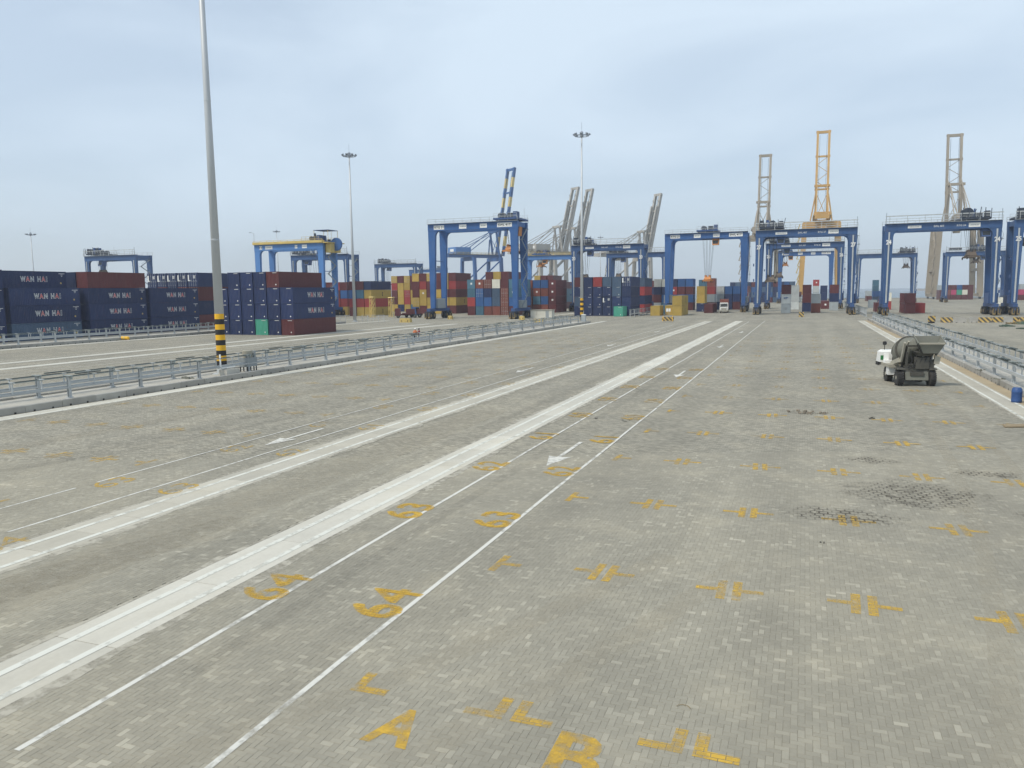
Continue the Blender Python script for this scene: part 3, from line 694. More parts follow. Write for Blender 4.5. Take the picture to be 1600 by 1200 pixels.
stack('stack just left of the lane centre', -6.0, 228.7, ['gkm'], L=6.06, deco={(0, 0): ('emblem',), (0, 1): ('blueprint',)})
stack('stack behind the grey and maroon one', -4.1, 268.0, ['kkk'], L=6.06)
stack('tall stack behind the small striped block', -0.6, 241.2, ['nmm'], L=6.06)
stack('low stack right of the lane centre', 1.8, 231.4, ['og'], L=6.06)
stack('distant stack topped by a red one', 3.2, 352.0, ['mgkr'], L=6.06, deco={(0, 3): ('dot',)})
stack('lying behind the low stack', 5.2, 275.3, ['m'], L=12.19, deco={(0, 0): ('dot',)})
stack('stack before right leg of crane 27', 7.2, 254.9, ['gnm'], L=6.06)
stack('stack half hidden behind a navy one', 5.6, 318.0, ['nnn'], L=6.06)
stack('pair far down the lane', -6.5, 430.0, ['mk', 'wm'], L=6.06)
stack('stack beyond the right fence of crane 27', 30.2, 405.0, ['Nbtt'], L=6.06)
stack('low one beyond the right fence', 20.6, 290.0, ['g'], L=6.06)
stack('small one under crane 24', 26.2, 318.0, ['r'], L=6.06)
stack('pair right of the right fence', 24.2, 222.8, ['mm'], L=12.19)
stack('standing right of the maroon pair', 27.0, 227.0, ['r'], L=6.06)
stack('pair behind the maroon ones', 22.4, 263.0, ['rw'], L=6.06)
stack('beside left wheels of crane 24', 18.6, 240.0, ['m'], L=6.06)
container(74.0, 344.0, 0, 'w', 'cream container standing side-on alone on the far right apron', 6.06, 2.6, rz=R(90))
container(-155.4+22.6*.86, 196.0, 3.55, 'N', 'slate blue container hanging from the yellow-railed crane', 6.06)
# too many, too far to pick apart: the long rows near the quay
far_rows = MB()
FR = tag(empty('distant_container_rows', (0, 0, 0)), kind='stuff')
buckets = {}
def fardump(X0, Y0, cols, L=12.0, TH=2.6):
    for i, s in enumerate(cols):
        for k, ch in enumerate(s):
            x = X0 + i*2.62; mb = buckets.setdefault(ch, MB()); mb.box(x, x+2.44, Y0, Y0+L, k*TH+.01, k*TH+TH-.01)
            for r_ in range(4): mb.box(x+.2+.55*r_, x+.42+.55*r_, Y0-.05, Y0, k*TH+.15, k*TH+TH-.15)
rnd = random.Random(3)
fardump(-126.0, 123.6, ['nn', 'nm', 'nn', 'mn'], 12.19, 2.8)     # the lower tiers behind the lettered row
fardump(-35.9, 414, [''.join(rnd.choice('nnnbmN') for _ in range(4)) for _ in range(12)])
fardump(-93.5, 226, ['mmmmm', 'ommmy', 'mmmym', 'mmor'], 12)
fardump(-100, 292, ['ommmy', 'mmmmm', 'omomm', 'mmom', 'mttm'])
fardump(67.9, 472, ['mmg', 'mom', 'mpm', 'meb', 'mwm', 'mmm']); fardump(92, 440, ['mmg', 'mpg', 'mpg', 'mmr', 'gmm'])
fardump(-104, 262, ['mmmy', 'mrmm', 'omym', 'mmom']); fardump(-66, 300, ['mmom', 'mtmm', 'omnm', 'mmmn', 'nmnm', 'mnbm']); fardump(-128, 280, ['mymm', 'mmym', 'yrmy'])
fardump(-170, 330, [''.join(rnd.choice('mmynro') for _ in range(3)) for _ in range(14)])
fardump(-230, 260, [''.join(rnd.choice('mmynro') for _ in range(4)) for _ in range(16)])
fardump(30, 440, ['mg', 'bt', 'nb', 'gm']); fardump(-190, 190, [''.join(rnd.choice('nnmo') for _ in range(3)) for _ in range(12)])
for ch, mb in buckets.items(): tag(mb.build('container_row', MC[ch], FR), kind='stuff')
bpy.data.objects['distant_container_rows']['label'] = 'long rows of stacked containers far back near the quay'

# ================================================================ YARD GANTRY CRANES (rubber tyred)
def girder_sign(root, x, z, w, h, txt, y, board=True):
    if board:
        b_ = MB().box(-w/2, w/2, -.03, 0, -h/2, h/2).build('sign_board', M['sign'], root, (x, y, z))
        if txt: letter(txt, M['black'], b_, (0, -.034, 0), width=w*.86, height=h*.55, bold=.02)
        else:                                              # print too small to read: a blurred line of marks
            mb = MB(); k = -w*.36
            while k < w*.34: e = .06 + .16*random.random(); mb.box(k, k+e, -.004, 0, -h*.16, h*(.05+.13*random.random())); k += e + .07
            mb.build('small_print', M['house'], b_, (0, -.032, 0))
    else: letter(txt, M['sign'], root, (x, y-.006, z), width=w, height=h*.6, bold=.02)
def rtg(X0, Y, span, H, label, style='A', trolley=.3, drop=9.0, num='31', blue='blue', spread='orange', detail=True, cabside=1, swl='SWL 41T', wheel_y=4.7):
    c = X0 + span/2; t = tag(empty('gantry_crane', (c, Y, 0)), label, 'crane', 'rubber tyred yard gantry cranes'); hx = span/2; gy = 3.3
    gm = M['bluegrey' if style == 'B' and blue == 'blue' else blue]; dk = M['bluedark'] if blue != 'bluelight' else M['blue']
    gh = 1.75; tw, bw_ = (2.0, 1.15) if style == 'A' else (1.9, 1.2)
    for sy in (-1, 1):
        y0, y1 = sy*gy-.5, sy*gy+.5
        MB().box(-hx-.9, hx+.9, y0, y1, H-gh, H).build('girder', gm, t)
        for sx in (-1, 1):
            xo = sx*(hx+.88); xi = sx*(hx+.88-tw); xbo = sx*(hx+.62); xbi = sx*(hx+.62-bw_)
            a, b_ = sorted((xo, xi)); a2, b2 = sorted((xbo, xbi))
            MB().frust(a2, b2, y0+.06, y1-.06, 2.7, a, b_, y0+.06, y1-.06, H-gh+.002).build('leg', gm, t)
            # haunch between leg and girder
            pr = [(xi, 0, H-gh), (xi-sx*1.3, 0, H-gh)]
            for k in range(1, 5):
                a_ = k/5*math.pi/2; pr.append((xi-sx*1.3*(1-math.sin(a_)), 0, H-gh-1.3*(1-math.cos(a_))))
            pr.append((xi+sx*.02, 0, H-gh-1.3))
            MB().prism([(q[0], y0+.1, q[2]) for q in pr], (0, .8, 0)).build('haunch', gm, t)
            if style == 'B' and sy == -1:
                mb = MB().frust((xbo+xbi)/2-.16, (xbo+xbi)/2+.16, y0-.12, y0+.05, 3.0, (xo+xi)/2-.16, (xo+xi)/2+.16, y0-.12, y0+.05, H-gh-.2); mb.build('cable_conduit', M['steel'], t)
    for sx in (-1, 1):
        x = sx*(hx+.2)
        MB().box(x-.45, x+.45, -gy+.502, gy-.502, H-1.3, H-.15).build('end_beam', gm, t)
        MB().box(x-.5, x+.5, -wheel_y-1.2, wheel_y+1.2, 1.95, 2.698).build('sill_beam', dk, t)
        MB().tube((x, -gy+.4, H*.62), (x, gy-.4, H*.62), .10).build('tie_tube', gm, t)
        for sy in (-1, 1):
            cy = sy*wheel_y
            bg_ = MB().frust(x-.42, x+.42, cy-1.45, cy+1.45, 1.15, x-.45, x+.45, cy-.8, cy+.8, 1.948); bg_.build('bogie', dk, t)
            for wy in (-.98, .98):
                for wx in ((-.42, .42) if detail else (0,)):
                    w_ = MB().lathe((x+wx-.30, cy+wy, .88), (1, 0, 0), [(0, .45), (0, .74), (.06, .87), (.54, .87), (.60, .74), (.60, .45)], 14).build('wheel', M['tyre'], t)
                    if detail: MB().lathe((x+wx-.33, cy+wy, .88), (1, 0, 0), [(0, .22), (.04, .44), (.62, .44), (.66, .22)], 10).build('hub', M['guard'], w_)
            for wx in (-.5, .5):
                MB().frust(x+wx-.30, x+wx+.30, cy+sy*1.98-.07, cy+sy*1.98+.07, .22, x+wx-.26, x+wx+.26, cy+sy*1.90-.07, cy+sy*1.90+.07, 1.55).build('wheel_guard', M['guard'], t)
                MB().box(x+wx-.12, x+wx+.12, cy+sy*2.08-.05, cy+sy*2.08+.05, .6, 1.9).build('bumper', M['mach'], t)
            MB().box(x-.8, x+.8, cy-1.2, cy+1.2, 1.80, 1.96).build('bogie_cover', M['mach'], t)
    # electrical room on one sill, engine room on the other
    xs = -(hx+.2) if style == 'A' else hx+.2
    MB().box(xs-1.0, xs+1.0, -2.3, 2.3, 2.72, 5.2).build('electrical_room', M['house'] if style == 'A' else dk, t)
    MB().box(-xs-.9, -xs+.9, -2.2, 2.0, 2.72, 4.6).build('engine_room', M['house'] if style == 'A' else dk, t)
    # walkway handrails on both girders
    rm = M['railyellow'] if blue == 'bluelight' else M['steel']
    for sy in (-1, 1):
        mb = MB(); y = sy*(gy+.75)
        for z in (.55, 1.1): mb.bar((-hx-.9, y, H+z), (hx+.9, y, H+z), .085)
        k = -hx-.9
        while k <= hx+.95: mb.bar((k, y, H), (k, y, H+1.1), .085); k += (span+1.8)/10
        mb.box(-hx-.9, hx+.9, y-.28 if sy < 0 else y-.3, y+.3 if sy < 0 else y+.28, H-.02, H+.04)
        mb.build('walkway_rail', rm, t)
    # trolley with hoist machinery
    tx = -hx + span*trolley; tz = H+.35
    tr = MB().box(tx-3.1, tx+3.1, -gy-.9, gy+.9, tz, tz+.45).build('trolley', M['mach'] if style == 'B' else dk, t)
    MB().lathe((tx-1.3, -1.7, tz+1.1), (0, 1, 0), [(0, .75), (.08, .75), (.1, .55), (3.3, .55), (3.32, .75), (3.4, .75)], 12).build('hoist_drum', M['mach'], tr)
    MB().box(tx+.2, tx+1.5, -2.9, -1.0, tz+.45, tz+1.65).build('hoist_motor', M['mach'], tr)
    MB().lathe((tx+.9, -.6, tz+1.0), (0, 1, 0), [(0, .3), (.1, .52), (1.6, .52), (1.7, .3)], 10).build('hoist_motor', M['mach'], tr)
    MB().box(tx+1.9, tx+2.9, -3.6, -1.6, tz+.45, tz+1.9).build('control_cabinet', M['mach' if style == 'B' else 'bluedark'], tr)
    if style == 'B': MB().box(tx-2.9, tx-2.0, -3.9, -1.9, tz+.45, tz+2.2).build('control_cabinet', M['mach'], tr)
    mb = MB()
    for x in (-3.0, -1.5, 0, 1.5, 3.0):
        for y in (-gy-.85, gy+.85): mb.bar((tx+x, y, tz+.45), (tx+x, y, tz+1.5), .06)
    for y in (-gy-.85, gy+.85):
        for z in (1.0, 1.5): mb.bar((tx-3, y, tz+z), (tx+3, y, tz+z), .06)
    mb.build('trolley_rail', rm, tr)
    MB().bar((tx+2.4, gy, tz+.4), (tx+2.4, gy, tz+3.2), .07).build('antenna', rm, tr)
    rr_ = random.Random(int(X0*10))
    for k in range(9 if style == 'B' else 5):                # cable drums, brakes, boxes and pipework on the trolley deck
        a, b_ = tx + rr_.uniform(-2.8, 2.4), rr_.uniform(-3.6, 2.6); w_, h_ = rr_.uniform(.4, 1.1), rr_.uniform(.5, 1.7 if style == 'A' else 2.3)
        if k % 3: MB().frust(a, a+w_, b_, b_+w_, tz+.452, a+.08, a+w_-.1, b_+.08, b_+w_-.05, tz+.45+h_).build('deck_machinery', M['mach' if k % 2 else 'bluedark'], tr)
        else: MB().lathe((a, b_, tz+.45+h_*.5), (0, 1, 0), [(0, h_*.5), (.1, h_*.52), (.12, h_*.36), (.9, h_*.36), (.92, h_*.52), (1.0, h_*.5)], 12).build('cable_drum', M['mach'], tr)
    if style == 'B':
        for k in range(6): MB().bar((tx-3.0+1.2*k, -gy-.95, tz+.4), (tx-3.0+1.2*k+rr_.uniform(-.5, .5), -gy-.95, tz+1.9+rr_.uniform(0, .9)), .14).build('pipework', M['mach'], tr)
        fb = MB().bar((-hx-.9, -gy-.9, H+1.75), (hx+.9, -gy-.9, H+1.75), .16, .22); k = -hx
        while k <= hx: fb.bar((k, -gy-.9, H), (k, -gy-.9, H+1.7), .10); k += span/6
        fb.build('festoon_beam', M['steel'], t)
        for sx in (-1, 1): MB().bar((sx*(hx+.7), -gy-.7, H), (sx*(hx+.7), -gy-.7, H+2.6), .1).build('lamp_post', M['rail'], t)
        for sx in (-1, 1):
            for z in (5.5, 9.0, 13.0): MB().cbox((sx*(hx+.95+.02*z), -gy-.3, z), (.3, .3, .7)).build('leg_box', dk, t)
    # operator cabin under the trolley
    cb = MB().frust(tx+cabside*2.4-.9, tx+cabside*2.4+.9, -gy-.2, -gy+2.0, H-gh-1.9, tx+cabside*2.4-1.0, tx+cabside*2.4+1.0, -gy+.52, -gy+2.2, H-gh+.3)
    cb = cb.build('operator_cabin', M['orange'] if style == 'A' else dk, t)
    MB().quadbox([(tx+cabside*2.4-.75, -gy-.12, H-gh-1.6), (tx+cabside*2.4+.75, -gy-.12, H-gh-1.6), (tx+cabside*2.4+.75, -gy-.06, H-gh-1.6), (tx+cabside*2.4-.75, -gy-.06, H-gh-1.6)],
                 [(tx+cabside*2.4-.8, -gy+.2, H-gh-.6), (tx+cabside*2.4+.8, -gy+.2, H-gh-.6), (tx+cabside*2.4+.8, -gy+.3, H-gh-.6), (tx+cabside*2.4-.8, -gy+.3, H-gh-.6)]).build('window', M['glass'], cb)
    # ropes and spreader
    sz = H - gh - drop
    if drop > 0:
        for px in (-1.7, -.6, .6, 1.7):
            for py in (-1.6, 1.6): MB().tube((tx+px, py*.9, tz), (tx+px*.42, py*.55, sz+1.3), .035, n=5, cap=False).build('rope', M['rope'], t)
        hb = MB().frust(tx-1.05, tx+1.05, -1.6, 1.6, sz+.55, tx-.8, tx+.8, -1.2, 1.2, sz+1.35).build('headblock', M[spread], t)
        for px in (-.6, .6): MB().lathe((tx+px, -.9, sz+1.55), (0, 1, 0), [(0, .34), (1.8, .34)], 10).build('sheave', M[spread], hb)
        sb = MB().box(tx-.5, tx+.5, -3.0, 3.0, sz, sz+.5)
        for sy in (-1, 1): sb.box(tx-1.22, tx+1.22, sy*3.0-.2, sy*3.0+.2, sz-.05, sz+.35)
        sb.box(tx-1.3, tx+1.3, -.5, .5, sz+.1, sz+.54)
        sb = sb.build('spreader_beam', M[spread], t)
        for sx in (-1, 1):
            for sy in (-1, 1): MB().frust(tx+sx*1.22-.08, tx+sx*1.22+.08, sy*3-.2, sy*3+.2, sz-.45, tx+sx*1.22-.15, tx+sx*1.22+.15, sy*3-.2, sy*3+.2, sz+.1).build('corner_flipper', M['black'], sb)
    # stair with landings up the right leg
    mb = MB(); x = hx+1.25; z = 3.0; s = 1; nst = 7; dz = (H-gh-3.0)/nst
    for k in range(nst):
        y0, y1 = (-2.0, 2.0) if s > 0 else (2.0, -2.0)
        mb.bar((x, y0, z), (x, y1, z+dz), .10, .30); mb.bar((x+.35, y0, z+.9), (x+.35, y1, z+dz+.9), .05); mb.bar((x-.05, y1-.4, z+dz), (x-.05, y1+.4, z+dz), .9, .08); z += dz; s = -s
    mb.build('stairway', M['rail'] if style == 'A' else M['house'], t)
    fy_ = -gy - .503; zc = H - gh*.52
    if detail:
        if style == 'A':
            for f, w, tx_ in ((.13, 2.9, 'RTG '+num), (.40, 2.0, ''), (.63, 1.9, ''), (.86, 3.9, swl)): girder_sign(t, -hx-.9+f*(span+1.8), zc, w, 1.05, tx_, fy_)
        elif style == 'Y':
            for f, w, tx_ in ((.10, 1.0, '11'), (.22, 2.6, ''), (.62, .9, ''), (.74, 1.7, '')): girder_sign(t, -hx-.9+f*(span+1.8), zc, w, 1.0, tx_, fy_)
        else:
            girder_sign(t, -hx-.9+.26*(span+1.8), zc, 2.9, .62, '', fy_)
            girder_sign(t, -hx-.9+.47*(span+1.8), zc, 2.2, .75, 'SWL 40T', fy_, False)
            girder_sign(t, -hx-.9+.66*(span+1.8), zc, 1.9, .75, 'RTG '+num, fy_, False)
            girder_sign(t, -hx-.9+.77*(span+1.8), zc, 2.4, 1.0, '', fy_)
            for sx in (-1, 1):
                letter(num, M['sign'], t, (sx*(hx-.02), fy_-.20, H-gh-2.6), width=1.15, height=1.1, bold=.03)
    if style == 'Y':                                        # end platform
        MB().box(-hx-1.0, hx+1.0, -gy-1.15, -gy+.2, H+.05, H+.75).build('walkway_beam', M['railyellow'], t)
        # roofed with a roofed winch
        MB().box(hx-.8, hx+3.0, -gy-.9, gy+1.2, H-.1, H+.15).build('end_platform', M['railyellow'], t)
        MB().box(hx+1.0, hx+2.8, -2.6, 2.6, H-2.8, H-.12).build('cable_basket', M['railyellow'], t)
        MB().lathe((hx+3.3, -.6, H-.4), (0, 1, 0), [(0, 1.9), (.5, 1.9)], 18).build('cable_reel', M['blue'], t)
        MB().box(tx+.2, tx+5.2, -2.6, 2.6, tz+3.3, tz+3.45).build('trolley_roof', M['bluedark'], tr)
        mb = MB()
        for x in (.3, 5.1):
            for y in (-2.5, 2.5): mb.bar((tx+x, y, tz+.4), (tx+x, y, tz+3.3), .1)
        mb.build('roof_post', M['railyellow'], tr)
    return t
rtg(-89.6, 184.5, 22.6, 24.0, 'blue gantry crane 31 standing over the mixed block, spreader raised', 'A', .90, 5.6, '31')
rtg(-39.4, 244.0, 22.4, 23.6, 'blue gantry crane with orange spreader hanging low over the mixed stacks', 'A', .52, 12.6, '21')
rtg(-11.6, 219.5, 22.7, 21.9, 'nearest of three gantry cranes spanning the lane centre, numbered 27', 'B', .13, 11.6, '27', spread='brown', swl='')
rtg(-11.8, 282.5, 22.7, 21.9, 'middle of the three gantry cranes spanning the lane centre', 'B', .15, 9.5, '26', spread='brown')
rtg(-11.2, 392.0, 22.4, 23.8, 'farthest of the three gantry cranes spanning the lane centre', 'A', .10, 4.5, '22')
rtg(18.6, 213.5, 22.7, 21.9, 'gantry crane numbered 24 standing right of the fence, trolley at its right end', 'B', .80, 6.6, '24', spread='brown')
rtg(45.6, 214.0, 22.7, 21.9, 'gantry crane cut off by the right edge of the picture', 'B', .12, 4.0, '25', spread='brown')
rtg(22.6, 391.0, 22.7, 21.9, 'small distant gantry crane seen through the left opening of crane 24', 'B', .86, 4.6, '23', spread='brown', detail=False)
rtg(58.0, 391.0, 22.7, 21.9, 'distant gantry crane glimpsed between crane 24 and the right edge', 'B', .5, 3.0, '28', spread='brown', detail=False)
rtg(-73.0, 258.0, 22.7, 21.9, 'gantry crane behind the slender striped mast, trolley at its left end', 'B', .13, 9.6, '20', spread='brown')
rtg(-75.5, 318.0, 22.7, 21.9, 'farther gantry crane seen through the one behind the slender mast', 'B', .15, 8.2, '19', spread='brown', detail=False)
rtg(-116.0, 329.0, 22.4, 22.4, 'blue gantry crane with sandy walkways right of crane 31', 'A', .3, 3.0, '18', blue='bluelight', detail=False)
rtg(-155.4, 199.0, 22.6, 21.6, 'light blue gantry crane with yellow railings and a roofed winch', 'Y', .86, 13.6, '11', blue='bluelight', spread='railyellow')
rtg(-177.6, 247.0, 22.7, 21.0, 'dark gantry crane behind the yellow-railed crane', 'B', .14, 8.0, '12', spread='brown', detail=False)
rtg(-209.5, 361.0, 22.7, 21.9, 'small gantry crane in the gap left of crane 31', 'B', .2, 9.0, '14', spread='brown', detail=False)
rtg(-242.0, 460.0, 22.7, 21.9, 'tiniest gantry crane, far behind the gap left of crane 31', 'A', .9, 3.0, '15', detail=False)
rtg(-246.6, 218.0, 22.7, 21.4, 'gantry crane rising behind the red container at far left', 'B', .16, 5.0, '10', spread='brown', detail=False)

# ================================================================ SHIP-TO-SHORE CRANES on the quay
def sts(X, Y, label, mat, leg_h=44, boom=56, apex=22, half=10.5, bh=3.6, mat2=None, ang=80, stripes=False, house='cranegrey', spreader=False, leg_gap=22, stair=True, lw=2.0, rz=0.0):
    face_on = rz == 0
    t = tag(empty('ship_crane', (X, Y, 0), rz), label, 'crane', 'ship-to-shore cranes along the quay'); m = M[mat]; m2 = M[mat2 or mat]; s = 1
    for sx in (-1, 1):
        MB().box(sx*half-.9, sx*half+.9, -leg_gap-3, 4, 1.2, 3.0).build('sill_beam', m, t)
        for yy in (0, -leg_gap):
            MB().frust(sx*half-lw/2, sx*half+lw/2, yy-1.0, yy+1.0, 3.0, sx*(half-1.4)-lw/2, sx*(half-1.4)+lw/2, yy-1.0, yy+1.0, leg_h).build('leg', m, t)
            for k in (-1.6, 0, 1.6): MB().lathe((sx*half-.25, yy+k, .6), (1, 0, 0), [(0, .6), (.5, .6)], 10).build('wheel', M['mach'], t)
        MB().bar((sx*(half-.6), -leg_gap+1, leg_h*.40), (sx*(half-.6), -1, leg_h*.40), 1.3, 1.5).build('portal_beam', m, t)
        MB().bar((sx*(half-.7), -leg_gap+1, leg_h*.42), (sx*(half-1.2), -1, leg_h*.95), .8).build('diagonal', m, t)
    for yy in (0, -leg_gap):
        MB().box(-half+.4, half-.4, yy-.9, yy+.9, leg_h*.985-1.0, leg_h+.9).build('cross_beam', m, t)
    if stair:
        mb = MB(); z = 3.5; k = 0
        while z < leg_h-4:
            x = -half-1.4-.6*(k % 2); mb.box(x-.7, x+.7, -leg_gap-1.2, -leg_gap+1.2, z, z+.25); mb.bar((x-.6, -leg_gap-1.3, z), (x+.7, -leg_gap-1.3, z+4.2), .25, .6); z += 4.2; k += 1
        mb.build('stair_tower', M['railyellow'] if mat == 'craneyellow' else m, t)
    for sx in (-1, 1): MB().box(sx*bh-.7, sx*bh+.7, -leg_gap-18, 3.0, leg_h+.95, leg_h+3.0).build('bridge_girder', m, t)
    MB().box(-bh-.4, bh+.4, -leg_gap-18.4, -leg_gap-17, leg_h+.9, leg_h+3.1).build('end_tie', m, t)
    mb = MB()
    for sx in (-1, 1):
        for z in (.6, 1.2): mb.bar((sx*(bh+1.6), -leg_gap-18, leg_h+3+z), (sx*(bh+1.6), 3, leg_h+3+z), .14)
        for k in range(12): mb.bar((sx*(bh+1.6), -leg_gap-18+k*3.6, leg_h+3), (sx*(bh+1.6), -leg_gap-18+k*3.6, leg_h+4.2), .12)
        mb.box(sx*(bh+1.2)-.5, sx*(bh+1.2)+.5, -leg_gap-18, 3, leg_h+2.8, leg_h+2.98)
    mb.build('walkway_rail', M['railyellow'] if mat in ('craneyellow', 'blue') else m, t)
    hs = MB().box(-bh-1.2, bh+1.2, -leg_gap-13, -leg_gap-1, leg_h+3.1, leg_h+(5.2 if face_on else 7.6)).build('machinery_house', M[house], t)
    if not face_on: MB().box(-2.4, 2.4, -leg_gap-13.05, -leg_gap-13.0, leg_h+4.6, leg_h+6.4).build('name_panel', M['sign'], hs)
    az = leg_h + 3 + apex                                    # pylon
    for sx in (-1, 1):
        MB().bar((sx*bh, 1.0, leg_h+3), (sx*(bh-.2), -1.0, az), 1.1).build('pylon_leg', m2, t)
        MB().bar((sx*(bh+3.2), -.6, leg_h+.9), (sx*(bh+.3), -1.2, az-5.0), .7).build('pylon_brace', m2, t)
        MB().bar((sx*bh, -leg_gap-4, leg_h+3), (sx*(bh-.4), -2.0, az), .45).build('back_stay', m2, t)
        MB().bar((sx*bh, -leg_gap-15, leg_h+3), (sx*(bh-.4), -2.0, az), .35).build('back_stay', m2, t)
    MB().box(-bh-1.2, bh+1.2, -2.0, 0.2, az-.6, az+.8).build('pylon_head', m2, t)
    MB().bar((-bh, .6, leg_h+4), (bh, -.4, az-4), .3).build('pylon_tie', m2, t); MB().bar((bh, .6, leg_h+4), (-bh, -.4, az-4), .3).build('pylon_tie', m2, t)
    # raised boom, leaning out over the sea
    a = R(ang); d = Vector((0, math.cos(a), math.sin(a))); h0 = Vector((0, 4.2, leg_h+2.2))
    for sx in (-1, 1):
        if stripes:
            n = 9
            for k in range(n):
                p, q_ = h0 + d*boom*k/n, h0 + d*boom*(k+1)/n; p.x = q_.x = sx*bh
                MB().bar(p, q_, 1.5, 1.9).build('boom_segment', M['railyellow'] if k in (1, 3, 5, 7) else m, t)
        else:
            p, q_ = h0.copy(), h0 + d*boom; p.x = q_.x = sx*bh
            MB().bar(p, q_, 1.35, 1.8).build('boom_girder', m, t)
    for f in (.02, .36, .72, .985):
        p = h0 + d*boom*f; a_, b_ = p.copy(), p.copy(); a_.x, b_.x = -bh-.5, bh+.5
        MB().bar(a_, b_, 1.2, 1.0 if f < .9 else 1.6).build('boom_tie', m, t)
        for sx in (-1, 1): MB().cbox((sx*(bh+.7), p.y-.6, p.z), (.5, .9, 1.3)).build('lamp_bracket', m, t)
    mb = MB()
    for k in range(4):
        p, q_ = h0 + d*boom*(.36+.09*k), h0 + d*boom*(.36+.09*(k+1)); mb.bar((-bh if k % 2 else bh, p.y, p.z), (bh if k % 2 else -bh, q_.y, q_.z), .3)
    if not face_on and not stripes:
        for sx in (-1, 1):
            for k in range(14):
                p, q_ = h0 + d*boom*(k/14.5), h0 + d*boom*((k+1)/14.5); mb.bar((sx*bh, p.y, p.z), (sx*bh, q_.y-2.0*(k % 2 == 0)+.0, q_.z), .3)
            p, q_ = h0.copy(), h0 + d*boom*.8; mb.bar((sx*bh, p.y-2.2, p.z), (sx*bh, q_.y-2.0, q_.z), .9)
    if not stripes: mb.build('boom_lacing', m, t)
    for sx in (-1, 1):
        p = h0 + d*boom*.95; MB().bar((sx*(bh-1.3), p.y-.9, p.z), (sx*(bh-1.3), h0.y, h0.z+1), .16).build('boom_rope', M['steeldark'], t)
        p = h0 + d*boom*.55; MB().bar((sx*bh, -1.0, az), (sx*bh, p.y, p.z), .3).build('fore_stay', m2, t)
    if spreader:
        for x in (-2.5, 2.5): MB().bar((x, -leg_gap*.5, leg_h+1), (x, -leg_gap*.5, leg_h-12), .1).build('rope', M['rope'], t)
        MB().box(-3.1, 3.1, -leg_gap*.5-1, -leg_gap*.5+1, leg_h-13.4, leg_h-12).build('spreader_beam', M['mach'], t)
        MB().frust(-1.6, 1.6, -leg_gap*.5-1.5, -leg_gap*.5+1.5, leg_h-3.5, -2.6, 2.6, -leg_gap*.5-2, -leg_gap*.5+2, leg_h+.5).build('trolley', m, t)
    return t
sts(8.2, 530, 'tall yellow ship crane with raised boom behind the lane centre cranes', 'craneyellow', 46, 58, 21, 10.8, 3.4, ang=82, house='craneyellow', lw=2.9)
sts(-26.5, 532, 'grey ship crane with raised boom, left of the yellow one', 'cranetan', 39, 53, 20, 10.0, 3.2, ang=82, mat2='cranetan', house='cranetan', lw=2.2)
sts(80.5, 524, 'tan ship crane with raised boom and hanging spreader, rising behind crane 24', 'cranetan', 41, 54, 22, 11.5, 3.5, ang=82, spreader=True, house='cranetan', lw=3.0)
sts(-207.0, 518, 'blue ship crane with yellow banded raised boom behind crane 31', 'blue', 30, 63, 16, 9.5, 4.2, ang=80, stripes=True, house='bluelight', stair=False, rz=R(-35))
sts(-161.0, 522, 'pale ship crane with raised boom, left one of the close pair by the mast', 'cranegrey', 31, 47, 17, 9.5, 3.1, ang=76, rz=R(-35))
sts(-152.0, 528, 'pale ship crane with raised boom, right one of the close pair by the mast', 'cranegrey', 31, 46, 16, 9, 2.9, ang=76, rz=R(-35))
sts(-103.5, 528, 'pale ship crane with raised boom left of the low-hanging orange spreader', 'cranegrey', 28, 43, 15, 9, 2.4, ang=76, rz=R(-35))

# ================================================================ LIGHT MASTS
def high_mast(X, Y, H, r0, r1, label, stripes=None, zb=0.0, head=True, n=16):
    t = tag(empty('high_mast_light', (X, Y, zb)), label, 'light mast', 'high mast lights over the yard')
    MB().tube((0, 0, 0), (0, 0, H), r0, r1, n).build('mast_shaft', M['mast'], t, smooth=True)
    MB().lathe((0, 0, 0), (0, 0, 1), [(0, r0*1.9), (.06, r0*1.9), (.07, r0*1.08), (.45, r0*1.05)], n).build('base_flange', M['steel'], t)
    for z in (H*.26, H*.52, H*.76): MB().lathe((0, 0, z), (0, 0, 1), [(0, r0+(r1-r0)*z/H+.012), (.10, r0+(r1-r0)*z/H+.012)], n).build('joint_sleeve', M['mast'], t)
    if stripes:
        z0, z1, nb = stripes; dz = (z1-z0)/nb
        for k in range(nb):
            a, b_ = z0+k*dz, z0+(k+1)*dz; ra = r0+(r1-r0)*a/H+.006; rb = r0+(r1-r0)*b_/H+.006
            MB().lathe((0, 0, a), (0, 0, 1), [(0, ra), (dz, rb)], n).build('warning_band', M['black'] if (nb-1-k) % 2 else M['yellow'], t, smooth=False)
    if head:
        MB().lathe((0, 0, H-1.2), (0, 0, 1), [(0, r1*1.3), (.1, .34), (1.0, .34), (1.2, .15)], 10).build('head_frame', M['lamp'], t)
        ring = MB(); k_ = 20; rr = 1.45
        for k in range(k_):
            a, b_ = 2*math.pi*k/k_, 2*math.pi*(k+1)/k_; ring.bar((rr*math.cos(a), rr*math.sin(a), H-.9), (rr*math.cos(b_), rr*math.sin(b_), H-.9), .09, .16)
        for k in range(4): a = math.pi/2*k+.4; ring.bar((0, 0, H-.8), (rr*math.cos(a), rr*math.sin(a), H-.9), .08)
        ring.build('lamp_ring', M['lamp'], t)
        for k in range(8):
            a = math.pi/4*k+.2; o = MB().frust(-.22, .22, -.10, .16, -.18, -.27, .27, -.16, .22, .14).build('floodlight', M['lamp'], t, (1.6*math.cos(a), 1.6*math.sin(a), H-.65), a-math.pi/2)
            o.rotation_euler.x = -.5
        MB().tube((0, 0, H), (0, 0, H+1.8), .03, n=5).build('lightning_rod', M['lamp'], t)
    return t
